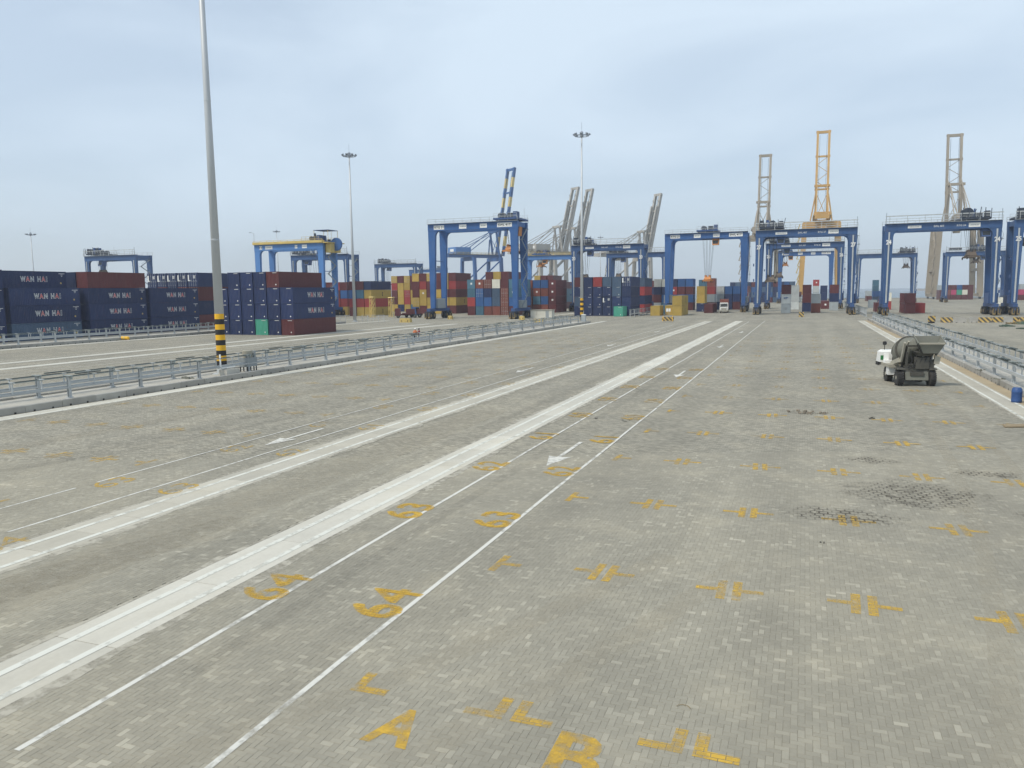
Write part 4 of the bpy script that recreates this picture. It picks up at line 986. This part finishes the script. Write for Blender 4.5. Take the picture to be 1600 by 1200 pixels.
high_mast(-43.98, 50.25, 41, .385, .13, 'huge grey light mast with black and yellow bands at its foot, near left', (0.65, 4.85, 10), zb=.3, n=28)
high_mast(-100.6, 161, 39.5, .40, .14, 'plain grey light mast standing right of the navy container block')
high_mast(-44.2, 160, 39.5, .36, .13, 'slender light mast with striped foot near the picture centre', (1.2, 5.2, 8))
high_mast(-262, 205, 30, .3, .12, 'small light mast above the far left containers')
high_mast(-250, 330, 39, .3, .12, 'thin light mast behind the yellow-railed crane, left of it')
high_mast(-118, 470, 40, .35, .14, 'tiny light mast between the pale ship cranes')
sq = tag(empty('floodlight_pole', (-164, 205, 0)), 'thin bent lamp pole touching the yellow-railed crane at left', 'lamp pole')
MB().tube((0, 0, 0), (0, 0, 26), .14, .07).build('pole', M['mast'], sq); MB().bar((0, 0, 26), (-.9, -.2, 26.3), .1).build('arm', M['mast'], sq); MB().cbox((-1.2, -.2, 26.3), (.8, .3, .15)).build('lamp', M['lamp'], sq)

# ================================================================ MIXER TRUCK (self-loading, seen from its bucket end)
mx = tag(empty('concrete_mixer', (6.98, 59.75, 0), R(9)), 'small white concrete mixer with cement-caked drum and raised loading bucket', 'mixer truck')
def truck_wheel(x, y, r=.54, w=.40, mat='tyredust', parent=mx, lugs=True):
    t = MB().lathe((x-w/2, y, r), (1, 0, 0), [(0, r*.55), (0, r*.86), (.05, r), (w-.05, r), (w, r*.86), (w, r*.55)], 22)
    if lugs:
        for k in range(22):
            a = 2*math.pi*k/22
            for s_, off in ((-1, 0), (1, .5)):
                b_ = a + off*2*math.pi/22
                t.bar((x+s_*w*.48, y+math.cos(b_)*r*1.005, r+math.sin(b_)*r*1.005), (x+s_*.02, y+math.cos(b_+.12)*r*1.005, r+math.sin(b_+.12)*r*1.005), .07, .05)
    t = t.build('wheel', M[mat], parent)
    MB().lathe((x-w/2-.01, y, r), (1, 0, 0), [(0, .10), (.04, .24), (.07, .28), (w-.05, .28), (w-.02, .24), (w+.02, .10)], 14).build('rim', M['cementpale'], t)
for x in (-1.0, 1.0):
    for y in (-1.3, 1.4): truck_wheel(x, y)
MB().box(-.42, .42, -1.75, 2.6, .72, .98).box(-.95, .95, -1.42, -1.15, .36, .72).build('chassis', M['cementdark'], mx)
MB().frust(-.72, .72, -1.72, -1.66, .42, -.72, .72, -1.62, -1.56, .98).build('rear_plate', M['cement'], mx)
MB().box(-.8, .8, 1.25, 1.52, .40, .66).build('front_axle', M['cementdark'], mx)
MB().frust(-1.28, -.80, .32, .92, .55, -1.28, -.80, .30, .95, 1.08).build('fuel_tank', M['white'], mx)
MB().box(-1.34, 1.20, .1, 2.75, 1.085, 1.30).build('deck', M['cementpale'], mx)
# engine hood at the far end with louvred rear and a green panel
hood = MB().frust(-1.45, 1.0, 2.05, 3.05, 1.30, -1.40, .95, 2.10, 2.98, 2.02); hood.frust(-1.40, .95, 2.10, 2.98, 2.02, -1.22, .80, 2.25, 2.85, 2.16)
hood = hood.build('engine_hood', M['white'], mx)
MB().box(-1.40, -1.02, 2.045, 2.075, 1.46, 1.78).build('green_panel', M['green'], hood)
for k in range(6): MB().box(-.52, -.18, 2.035, 2.07, 1.40+.10*k, 1.45+.10*k).build('louvre', M['black'], hood)
MB().box(-.62, -.55, 2.03, 2.06, 1.32, 2.02).build('hood_gap', M['black'], hood)
MB().box(-1.52, -1.42, 2.2, 2.9, 1.06, 1.29).build('bumper', M['black'], mx)
MB().tube((-1.05, 2.5, 2.1), (-1.05, 2.5, 2.55), .025, n=6).build('mirror_arm', M['black'], mx); MB().lathe((-1.05, 2.5, 2.50), (0, 0, 1), [(0, .08), (.05, .14), (.22, .14), (.27, .08)], 8).build('mirror', M['black'], mx)
# operator seat canopy posts by the drum
MB().box(-1.30, -.85, 1.15, 1.75, 1.301, 1.50).frust(-1.28, -.95, 1.62, 1.75, 1.5, -1.26, -.95, 1.70, 1.82, 1.98).build('driver_seat', M['white'], mx)
mb = MB()
for x in (-.45, .35): mb.bar((x, 2.15, 1.3), (x, 1.95, 3.0), .06)
mb.bar((-.45, 1.95, 3.0), (.35, 1.95, 3.0), .06); mb.build('cab_frame', M['white'], mx)
# drum: tilted double cone, mouth toward the bucket
dp = Vector((-.05, 1.75, 1.78)); dd = Vector((.28, -2.35, .86))
drum = MB().lathe(dp, dd, [(0, .40), (.12, .66), (.45, .88), (.85, .99), (1.30, .99), (1.75, .84), (2.2, .62), (2.5, .50), (2.62, .54)], 24).build('drum', M['cement'], mx, smooth=True)
MB().lathe(dp + dd.normalized()*1.36, dd, [(0, 1.0), (.02, 1.04), (.12, 1.04), (.14, .99)], 24).build('drum_ring', M['cementdark'], drum)
for k in range(3):
    pts = [dp + dd.normalized()*(.5+.12*j) for j in range(14)]
    u, w_ = MB()._axes(dp, dp+dd); mb = MB()
    for j in range(13):
        r1_ = [.90, .96, 1.0, 1.0, 1.0, 1.0, 1.0, .98, .95, .91, .87, .82, .77, .72]
        a0, a1 = k*2.1+j*.16, k*2.1+(j+1)*.16
        mb.bar(pts[j]+(u*math.cos(a0)+w_*math.sin(a0))*r1_[j], pts[j+1]+(u*math.cos(a1)+w_*math.sin(a1))*r1_[j+1], .05)
    mb.build('drum_rib', M['cement'], drum)
# rear frame that carries the drum mouth, hydraulic arms and the bucket
mb = MB()
for x in (-.62, .78):
    mb.bar((x, -.3, 1.0), (x, -1.35, 2.75), .14); mb.bar((x, -1.4, 1.0), (x, -1.5, 2.3), .12)
mb.bar((-.62, -1.35, 2.7), (.78, -1.35, 2.7), .12); mb.bar((-.62, -1.45, 1.45), (1.15, -1.45, 1.45), .10); mb.build('drum_cradle', M['cementdark'], mx)
mb = MB().box(-.85, 1.15, -1.55, -.15, .985, 1.18).box(-.1, .75, -1.66, -1.2, 1.18, 1.95).box(.8, 1.05, -1.6, -.6, 1.18, 1.75); mb.build('hydraulic_housing', M['cementdark'], mx)
for x, m_ in ((-.86, 'cementpale'), (1.22, 'cement')):
    MB().bar((x, .55, 1.22), (x, -1.1, 1.7), .12, .22).bar((x, -1.1, 1.66), (x, -1.75, 2.95), .11, .20).build('lift_arm', M[m_], mx)
MB().bar((-.62, .2, 1.4), (-.5, -1.3, 3.0), .10, .12).build('support_strut', M['cementpale'], mx)
MB().tube((.98, -.9, 1.35), (1.02, -1.62, 2.4), .06).build('hydraulic_ram', M['white'], mx)
rim = [(-.12, -2.25, 2.92), (1.46, -2.25, 2.92), (1.50, -1.15, 3.36), (-.16, -1.15, 3.36)]; bot = [(.22, -2.00, 2.26), (1.14, -2.00, 2.26), (1.14, -1.45, 2.30), (.22, -1.45, 2.30)]
for k, nm in enumerate(('bucket_front', 'bucket_side', 'loading_bucket', 'bucket_side')):
    a, b_ = k, (k+1) % 4
    o = MB().poly([bot[a], bot[b_], rim[b_], rim[a]]).build(nm, M['cement' if k != 3 else 'cementdark'], mx); sm = o.modifiers.new('plate', 'SOLIDIFY'); sm.thickness = .05; sm.offset = 0
o = MB().poly(bot).build('bucket_floor', M['cementdark'], mx); sm = o.modifiers.new('plate', 'SOLIDIFY'); sm.thickness = .05
MB().bar(rim[0], rim[1], .09, .11).build('bucket_lip', M['cementpale'], mx)
for x in (-.16, 1.48): MB().bar((x, -2.25, 2.92), (x, -1.15, 3.36), .07, .10).build('bucket_rim', M['cement'], mx)
MB().frust(.0, .85, -1.75, -1.1, 2.05, -.15, 1.0, -1.95, -.9, 2.32).build('discharge_chute', M['cementdark'], mx)
MB().prism([(1.0, -1.72, 1.5), (1.32, -1.72, 1.5), (1.42, -1.72, 2.0), (1.05, -1.72, 2.1)], (0, .05, 0)).build('chute_flap', M['cementpale'], mx)

for k in range(5):
    a = Vector((-.55+.28*k, -1.60, 1.20)); b_ = Vector((-.35+.30*k, -1.45, 2.05+.12*k)); c_ = (a+b_)/2 + Vector((.12, -.14, .1))
    MB().tube(a, c_, .028, n=6).tube(c_, b_, .028, n=6).build('hydraulic_hose', M['black'], mx)
for x in (-1.0, 1.0): MB().frust(x-.26, x+.26, -1.72, -.85, 1.12, x-.24, x+.24, -1.60, -.95, 1.20).build('mudguard', M['cementdark'], mx)
MB().bar((-.95, 1.0, 1.3), (-.95, -.9, 1.72), .09, .30).build('chute', M['cementpale'], mx)
MB().bar((.55, -.4, 2.0), (.25, -1.25, 2.9), .08).bar((.9, -.5, 1.8), (1.2, -1.5, 2.5), .08).build('bucket_linkage', M['cementpale'], mx)
# ================================================================ WHITE LORRY far down the lane, with load
lo = tag(empty('lorry', (-21.6, 231.0, 0), R(4)), 'white-cabbed lorry facing us with a brown container load', 'lorry')
MB().frust(-1.2, 1.2, 0, 1.9, .55, -1.2, 1.2, .05, 1.9, 1.7).frust(-1.2, 1.2, .05, 1.9, 1.7, -1.1, 1.1, .30, 1.9, 2.95).build('cab', M['white'], lo)
MB().quadbox([(-1.05, .06, 1.75), (1.05, .06, 1.75), (1.05, .10, 1.75), (-1.05, .10, 1.75)], [(-.98, .24, 2.65), (.98, .24, 2.65), (.98, .30, 2.65), (-.98, .30, 2.65)]).build('windscreen', M['glass'], lo)
MB().box(-1.0, 1.0, -.06, -.005, .95, 1.35).build('grille', M['cementpale'], lo); MB().box(-1.25, 1.25, -.14, -.005, .45, .78).build('bumper', M['cementpale'], lo)
for x in (-.9, .9): MB().box(x-.18, x+.18, -.075, -.061, .98, 1.25).build('headlight', M['sign'], lo)
MB().box(-.5, .5, 1.9, 12.5, .75, 1.1).box(-1.2, 1.2, 2.2, 12.5, 1.1, 1.28).build('trailer_bed', M['black'], lo)
for x in (-.98, .98):
    for y in (.95, 3.0, 9.8, 11.1): truck_wheel(x, y, .50, .32, 'tyre', lo, False)
container(-21.6 - .2, 233.6, 1.285, 'o', 'rusty brown container riding on the white-cabbed lorry', 6.06, 2.6, rz=R(4))

# a dark truck and a tractor by the yellow lattice towers
tk = tag(empty('yard_truck', (-104.5, 187.5, 0), R(-62)), 'dark red yard truck with low trailer beside the lattice towers', 'truck')
MB().frust(-1.2, 1.2, 0, 1.6, .6, -1.15, 1.15, .15, 1.6, 2.6).build('cab', MC['m'], tk); MB().box(-1.0, 1.0, .02, .10, 1.6, 2.3).build('windscreen', M['glass'], tk)
MB().box(-.5, .5, 1.6, 7.5, .7, 1.05).box(-1.2, 1.2, 2.0, 7.5, 1.05, 1.3).build('trailer_bed', MC['m'], tk); MB().box(-1.1, 1.1, 3.0, 6.8, 1.302, 2.4).build('cargo', MC['m'], tk)
for x in (-.98, .98):
    for y in (.9, 5.4, 6.7): truck_wheel(x, y, .5, .32, 'tyre', tk, False)
tk = tag(empty('terminal_tractor', (-98.5, 190.0, 0), R(75)), 'blue terminal tractor parked left of the wheels of crane 31', 'tractor')
MB().frust(-1.1, .4, 0, 1.7, .7, -1.05, .35, .2, 1.6, 2.9).build('cab', M['bluedark'], tk); MB().box(-1.0, .3, .04, .14, 1.7, 2.6).build('windscreen', M['glass'], tk)
MB().box(-1.2, 1.2, -.4, 4.6, .6, 1.0).build('chassis', M['mach'], tk); MB().box(-.6, .8, 1.9, 2.6, 1.0, 2.3).build('engine_box', M['mach'], tk)
for x in (-.98, .98):
    for y in (.4, 3.6): truck_wheel(x, y, .5, .32, 'tyre', tk, False)
def lattice(X, Y, H, label):
    t = tag(empty('lattice_tower', (X, Y, 0)), label, 'tower', 'yellow lattice towers by the yard truck'); w = .55
    for a in (-w, w):
        for b_ in (-w, w): MB().bar((a, b_, 0), (a, b_, H), .13).build('tower_leg', M['railyellow'], t)
    n = int(H/1.4)
    for k in range(n):
        z = k*H/n; mb = MB()
        for s_ in (-1, 1):
            mb.bar((-w, s_*w, z), (w, s_*w, z+H/n), .07); mb.bar((s_*w, -w, z), (s_*w, w, z+H/n), .07); mb.bar((-w, s_*w, z+H/n), (w, s_*w, z+H/n), .07)
        mb.build('brace', M['railyellow'], t)
    MB().frust(-.75, .75, -.75, .75, H+.01, -.6, .6, -.6, .6, H+.25).build('tower_cap', M['railyellow'], t)
lattice(-113.2, 190.5, 5.6, 'left yellow lattice tower between the container blocks')
lattice(-108.6, 193.0, 5.4, 'right yellow lattice tower beside the dark red truck')
# street-level frames beside the plain mast
for i, (x, y, lab) in enumerate(((-104.6, 158.5, 'low steel railing left of the plain grey mast'), (-96.8, 163.0, 'low steel railing right of the plain grey mast'))):
    t = tag(empty('railing', (x, y, 0)), lab, 'railing'); mb = MB()
    for k in range(5): MB().bar((-3+1.5*k, 0, 0), (-3+1.5*k, 0, 1.6), .09).build('post', M['steel'], t)
    for z in (.8, 1.55): MB().bar((-3, 0, z), (3, 0, z), .07).build('rail', M['steel'], t)

# ================================================================ BARRIERS, BLOCKS, SMALL THINGS
def jersey(X, Y, L, striped, label, rz=0.0):
    t = tag(empty('concrete_barrier', (X, Y, 0), rz), label, 'barrier', 'concrete barriers across the right apron')
    mb = MB().frust(-L/2, L/2, -.32, .32, 0, -L/2, L/2, -.2, .2, .35); mb.frust(-L/2, L/2, -.2, .2, .35, -L/2, L/2, -.11, .11, .95)
    mb.build('barrier_body', M['stripe'] if striped else M['concrete'], t)
    for x in (-L/2+.35, L/2-.35): MB().box(x-.12, x+.12, -.325, .325, .0, .1).build('lifting_slot', M['black'], t)
jersey(25.3, 166.5, 2.0, True, 'striped concrete barrier, leftmost of the row on the right apron')
jersey(27.4, 165.4, 1.9, False, 'short plain grey barrier right beside the leftmost striped one', R(-8))
jersey(30.0, 167.6, 1.5, False, 'plain grey barrier left of the second striped one')
jersey(31.7, 167.0, 2.1, True, 'second striped concrete barrier from the left')
jersey(33.9, 167.8, 1.8, True, 'striped barrier in the middle of the row, partly worn')
jersey(35.5, 167.2, 1.4, False, 'plain grey barrier before the crowded right end of the row')
jersey(36.9, 168.4, 1.8, True, 'striped barrier second from the right end of the row', R(6))
jersey(38.9, 168.0, 3.0, True, 'longest striped barrier, at the right end of the row', R(-4))
t = tag(empty('striped_block', (22.3, 163.0, 0)), 'small black and yellow block on a round drum base beside the right fence', 'bollard')
MB().lathe((0, 0, 0), (0, 0, 1), [(0, .5), (.06, .55), (.26, .55), (.32, .5)], 16).build('drum_base', M['tyre'], t); MB().frust(-.6, .6, -.4, .4, .32, -.55, .55, -.35, .35, 1.35).build('block_body', M['stripe'], t); MB().bar((0, 0, 1.35), (0, 0, 3.0), .06).build('sign_post', M['house'], t)
t = tag(empty('striped_block', (-.55, 197.6, 0)), 'small black and yellow block alone on the lane centre', 'bollard')
MB().frust(-.62, .62, -.45, .45, 0, -.5, .5, -.35, .35, 1.15).build('block_body', M['stripe'], t)
for x in (-.3, .3): MB().bar((x, 0, 1.15), (x, 0, 1.3), .08).build('lifting_loop', M['black'], t)
t = tag(empty('barrier_trestle', (-27.4, 168.5, 0)), 'wide black and yellow trestle with signs before the double yellow stack', 'trestle')
MB().box(-1.25, 1.25, -.12, .12, .12, .95).build('board', M['stripe'], t)
for x in (-1.0, 1.0): MB().bar((x, -.5, 0), (x, 0, 1.1), .09).bar((x, .5, 0), (x, 0, 1.1), .09).build('trestle_leg', M['yellow'], t)
for x in (-.4, .05, .35): MB().bar((x, 0, .95), (x, 0, 2.5), .06).build('sign_post', M['house'], t)
for x in (-.15, .35): MB().box(x-.22, x+.2, -.08, -.04, 2.1, 2.75).build('sign_plate', M['sign'], t)
def yblock(X, Y, sx, sy, h, label, name='yellow_block'):
    t = tag(empty(name, (X, Y, 0)), label, 'block', 'yellow painted blocks'); MB().frust(-sx/2, sx/2, -sy/2, sy/2, 0, -sx/2+.1, sx/2-.1, -sy/2+.1, sy/2-.1, h).build('block_body', M['railyellow'], t)
    for x in (-sx*.3, sx*.3): MB().box(x-.1, x+.1, -sy/2-.012, -sy/2+.15, .1, h*.6).build('slot', M['guard'], t)
yblock(-85.6, 158.6, 2.7, 1.2, .95, 'yellow block on the apron behind the left fence')
yblock(-83.6, 178.5, 1.2, 1.0, .9, 'small yellow block between the legs of crane 31')
yblock(-63.5, 176.0, 1.3, .9, .9, 'small yellow block by the right wheels of crane 31')
yblock(-52.6, 156.5, 2.4, .9, .9, 'yellow block behind the far end of the left fence')
t = tag(empty('fallen_bollard', (-96.9, 90.0, .1)), 'yellow rounded bollard lying by the far kerb', 'bollard')
MB().lathe((-.75, 0, .22), (1, .1, 0), [(0, .16), (.1, .26), (1.3, .26), (1.4, .16)], 12).build('bollard_body', M['yellow'], t); MB().lathe((-.2, .05, .22), (1, .1, 0), [(0, .275), (.25, .275)], 12).build('band', M['railyellow'], t)
t = tag(empty('site_cabin', (-61.6, 186.0, 0)), 'long low cream cabin right of the wheels of crane 31', 'cabin')
MB().box(-2.8, 2.8, -1.1, 1.1, 0, 2.05).build('cabin_wall', MC['w'], t); MB().box(-2.95, 2.95, -1.25, 1.25, 2.052, 2.2).build('cabin_roof', M['cementpale'], t); MB().box(1.2, 2.0, -1.14, -1.101, .05, 1.85).build('cabin_door', M['house'], t)
# barrel at the right edge
t = tag(empty('barrel', (11.55, 51.3, 0)), 'blue plastic barrel standing on the right edge line', 'barrel'); t.scale = (.92, .92, .95)
MB().lathe((0, 0, 0), (0, 0, 1), [(0, .25), (.03, .285), (.10, .29), (.12, .30), (.15, .29), (.62, .295), (.64, .305), (.68, .295), (.84, .27), (.90, .22)], 24).build('barrel_body', M['barrelblue'], t, smooth=True)
MB().lathe((.11, .02, .90), (0, 0, 1), [(0, .06), (.05, .06)], 10).build('bung', M['house'], t); MB().lathe((0, 0, .895), (0, 0, 1), [(0, .23), (.02, .22)], 20).build('barrel_lid', M['barrelblue'], t)
# equipment at the foot of the big mast
t = tag(empty('cable_chamber', (-42.7, 49.6, .3)), 'white rendered cable chamber at the foot of the big mast', 'chamber')
MB().frust(-.45, .45, -.8, .8, 0, -.36, .36, -.72, .72, .48).build('chamber_body', M['conctop'], t); MB().box(-.25, .2, -.5, .5, .48, .515).build('chamber_lid', M['conctop'], t); MB().bar((-.2, -.75, .55), (-.2, -.75, 1.7), .09).bar((-.2, -.75, .62), (-.2, .9, .62), .09).build('conduit', M['sign'], t)
t = tag(empty('control_cabinet', (-43.3, 52.6, .3)), 'grey control cabinet on black legs right of the big mast', 'cabinet')
MB().frust(-.42, .42, -.62, .62, .42, -.42, .42, -.62, .62, 1.15).build('cabinet_body', M['house'], t); MB().lathe((0, -.05, 1.15), (0, 0, 1), [(0, .40), (.55, .40), (.6, .36)], 16).build('cable_spool', M['cementpale'], t); MB().box(.1, .3, .45, .62, 1.15, 1.7).build('cabinet_box', M['house'], t)
for x in (-.36, .36):
    for y in (-.55, -.15, .25, .55): MB().bar((x, y, 0), (x, y, .42), .07).build('cabinet_leg', M['black'], t)
def rubble(X, Y, z, n, spread, size, label, mat='stone'):
    t = tag(empty('rubble', (X, Y, z)), label, 'rubble', 'loose stones and debris')
    for k in range(n):
        a = random.random()*6.28; r = spread*math.sqrt(random.random()); s = size*(.5+random.random())
        mb = MB(); j = lambda: (random.random()-.5)*s*.5
        mb.quadbox([(-s/2+j(), -s/2+j(), 0), (s/2+j(), -s/2+j(), 0), (s/2+j(), s/2+j(), 0), (-s/2+j(), s/2+j(), 0)], [(-s/3+j(), -s/3+j(), s*.5), (s/3+j(), -s/3+j(), s*.6), (s/3+j(), s/3+j(), s*.45), (-s/3+j(), s/3+j(), s*.5)])
        mb.build('stone', M[mat], t, (r*math.cos(a), r*.6*math.sin(a), 0), random.random()*3)
rubble(.35, 44.1, .02, 22, 1.0, .12, 'scatter of broken stones in the middle of the right block')
rubble(3.3, 42.9, .02, 5, .2, .10, 'little heap of dark debris right of the broken stones', 'cementdark')
rubble(-8.3, 38.6, .02, 7, .35, .06, 'dark crumbs on the thin lane line', 'cement')
rubble(-10.0, 38.9, .02, 4, .12, .05, 'few dark crumbs left of the lane line', 'cementdark')
rubble(.7, 21.2, .02, 3, .12, .045, 'dark scraps below the oily stains', 'cementdark')
rubble(-43.9, 46.6, .3, 8, .7, .22, 'broken concrete lumps left of the big mast foot', 'cement')
rubble(12.4, 60.0, .43, 7, .5, .14, 'stones on the right kerb near the barrel', 'cement'); rubble(12.6, 66.0, .43, 6, .5, .14, 'stones on the right kerb behind the mixer', 'cement')
for i, (x, y, l) in enumerate(((4.6, 12.6, .22), (6.3, 12.2, .24), (-1.6, 11.8, .18))):
    t = tag(empty('wire_scrap', (x, y, .022)), ('short rusty wire scrap right of the letter rows', 'bent rusty wire scrap near the right bottom corner', 'curled wire scrap above the letter marks')[i], 'wire'); mb = MB()
    for k in range(6): a, b_ = k*.5, (k+1)*.5; mb.tube((l*math.cos(a)*.6, l*math.sin(a)*.5, .004), (l*math.cos(b_)*.6, l*math.sin(b_)*.5, .004), .004, n=5)
    mb.build('wire', M['guard'], t)
t = tag(empty('timber_plank', (10.1, 42.2, .02), R(20)), 'pale timber planks on the paving at the right edge', 'planks')
for k in range(3): MB().box(-1.1+.1*k, 1.0+.15*k, .22*k, .22*k+.16, 0, .06).build('plank', M['wood'], t)
def heap(X, Y, rx, ry, h, label, mat, n=26):
    t = tag(empty('cable_heap', (X, Y, 0)), label, 'cable heap', 'heaps of hose and netting on the right apron'); mb = MB()
    for k in range(n):
        a, b_ = random.random()*6.28, random.random()*6.28; r0, r1 = random.random(), random.random()
        z0, z1 = .06+h*(1-r0)*random.random(), .06+h*(1-r1)*random.random()
        mb.tube((rx*r0*math.cos(a), ry*r0*math.sin(a), z0), (rx*r1*math.cos(b_), ry*r1*math.sin(b_), z1), .08, n=6)
    mb.build('hose', M[mat], t)
    MB().lathe((0, 0, 0), (0, 0, 1), [(0, rx*.6), (h*.35, rx*.45), (h*.6, rx*.15)], 12).build('netting', M['net'], t)
heap(36.5, 160.5, 3.2, 1.6, .8, 'tangled dark hoses by the right end of the barriers', 'guard', 40)
heap(33.6, 141.0, 2.6, 1.6, .5, 'flat green netting heap near the right edge', 'net', 30)
heap(31.6, 150.0, 1.5, 1.0, .35, 'small coil of hose left of the netting', 'net', 20)

# ================================================================ PEOPLE behind the left fence
def person(X, Y, rz, shirt, label, lean=0.0, arm=0.35):
    J = [((0,0,.95),.13), ((0,.0,1.15),.12), ((0,lean*.5,1.38),.14), ((0,lean,1.50),.06), ((0,lean,1.60),.085), ((0,lean-.01,1.70),.075),
         ((-.10,0,.88),.10), ((-.12,-.02,.48),.07), ((-.12,.02,.09),.05), ((-.12,-.13,.04),.045), ((.10,0,.88),.10), ((.12,.04,.48),.07), ((.12,.05,.09),.05), ((.12,-.10,.04),.045),
         ((-.20,lean*.5,1.40),.065), ((-.27,lean*.5-.05,1.12),.048), ((-.24,lean*.5-arm*.6,.95),.036), ((-.23,lean*.5-arm*.7,.88),.03),
         ((.20,lean*.5,1.40),.065), ((.28,lean*.5-.05,1.12),.048), ((.25,lean*.5-arm*.8,1.0),.036), ((.24,lean*.5-arm,.95),.03)]
    E_ = [(0,1),(1,2),(2,3),(3,4),(4,5),(0,6),(6,7),(7,8),(8,9),(0,10),(10,11),(11,12),(12,13),(2,14),(14,15),(15,16),(16,17),(2,18),(18,19),(19,20),(20,21)]
    me = bpy.data.meshes.new('person'); me.from_pydata([j[0] for j in J], E_, []); me.materials.append(M['skin'])
    o = link('person', me, None, (X, Y, 0), rz); tag(o, label, 'person', 'workers behind the left fence')
    o.modifiers.new('skin', 'SKIN'); o.modifiers.new('sub', 'SUBSURF').levels = 1; o.modifiers['sub'].render_levels = 1
    for v, j in zip(me.skin_vertices[0].data, J): v.radius = (j[1], j[1])
    me.skin_vertices[0].data[0].use_root = True
    c = MB().lathe((0, lean*.2, .92), (0, lean*.25, 1), [(0, .19), (.25, .185), (.45, .21), (.54, .15), (.58, .08)], 12).build('shirt', M[shirt], o, smooth=True); c.scale = (1.15, .8, 1)
    for s in (-1, 1):
        MB().tube((s*.19, lean*.5, 1.42), (s*.275, lean*.5-.05, 1.12), .085, .07, 8).build('sleeve', M[shirt], o, smooth=True)
        MB().tube((s*.10, 0, .95), (s*.12, .01, .46), .12, .09, 8).tube((s*.12, .01, .47), (s*.12, .03, .10), .09, .075, 8).build('trouser_leg', M['navycloth'], o, smooth=True)
    MB().lathe((0, lean-.005, 1.66), (0, 0, 1), [(0, .13), (.02, .115), (.08, .10), (.13, .05)], 12).build('helmet', M['sign'] if shirt == 'orangecloth' else M['navycloth'], o, smooth=True)
person(-50.6, 96.4, R(20), 'orangecloth', 'worker in orange shirt and pale helmet behind the left fence')
person(-49.9, 96.2, R(-60), 'marooncloth', 'worker in maroon shirt beside the one in orange')

# ================================================================ HAZE: salt air between the camera and the quay
hz_ = MB().box(-1600, 900, -130, 2700, -5.2, 140).build('haze', None)
hm = bpy.data.materials.new('sea_haze'); hm.use_nodes = True; ht = hm.node_tree; ht.nodes.clear()
pv = N(ht, 'ShaderNodeVolumePrincipled'); pv.inputs['Color'].default_value = (0.86, 0.92, 1.0, 1); pv.inputs['Density'].default_value = 0.00032; pv.inputs['Anisotropy'].default_value = 0.2
ho = N(ht, 'ShaderNodeOutputMaterial'); ht.links.new(pv.outputs[0], ho.inputs['Volume']); hz_.data.materials.append(hm); tag(hz_, kind='stuff')
print('containers', NCONT, 'objects', len(bpy.data.objects), 'pavers', len(bricks))
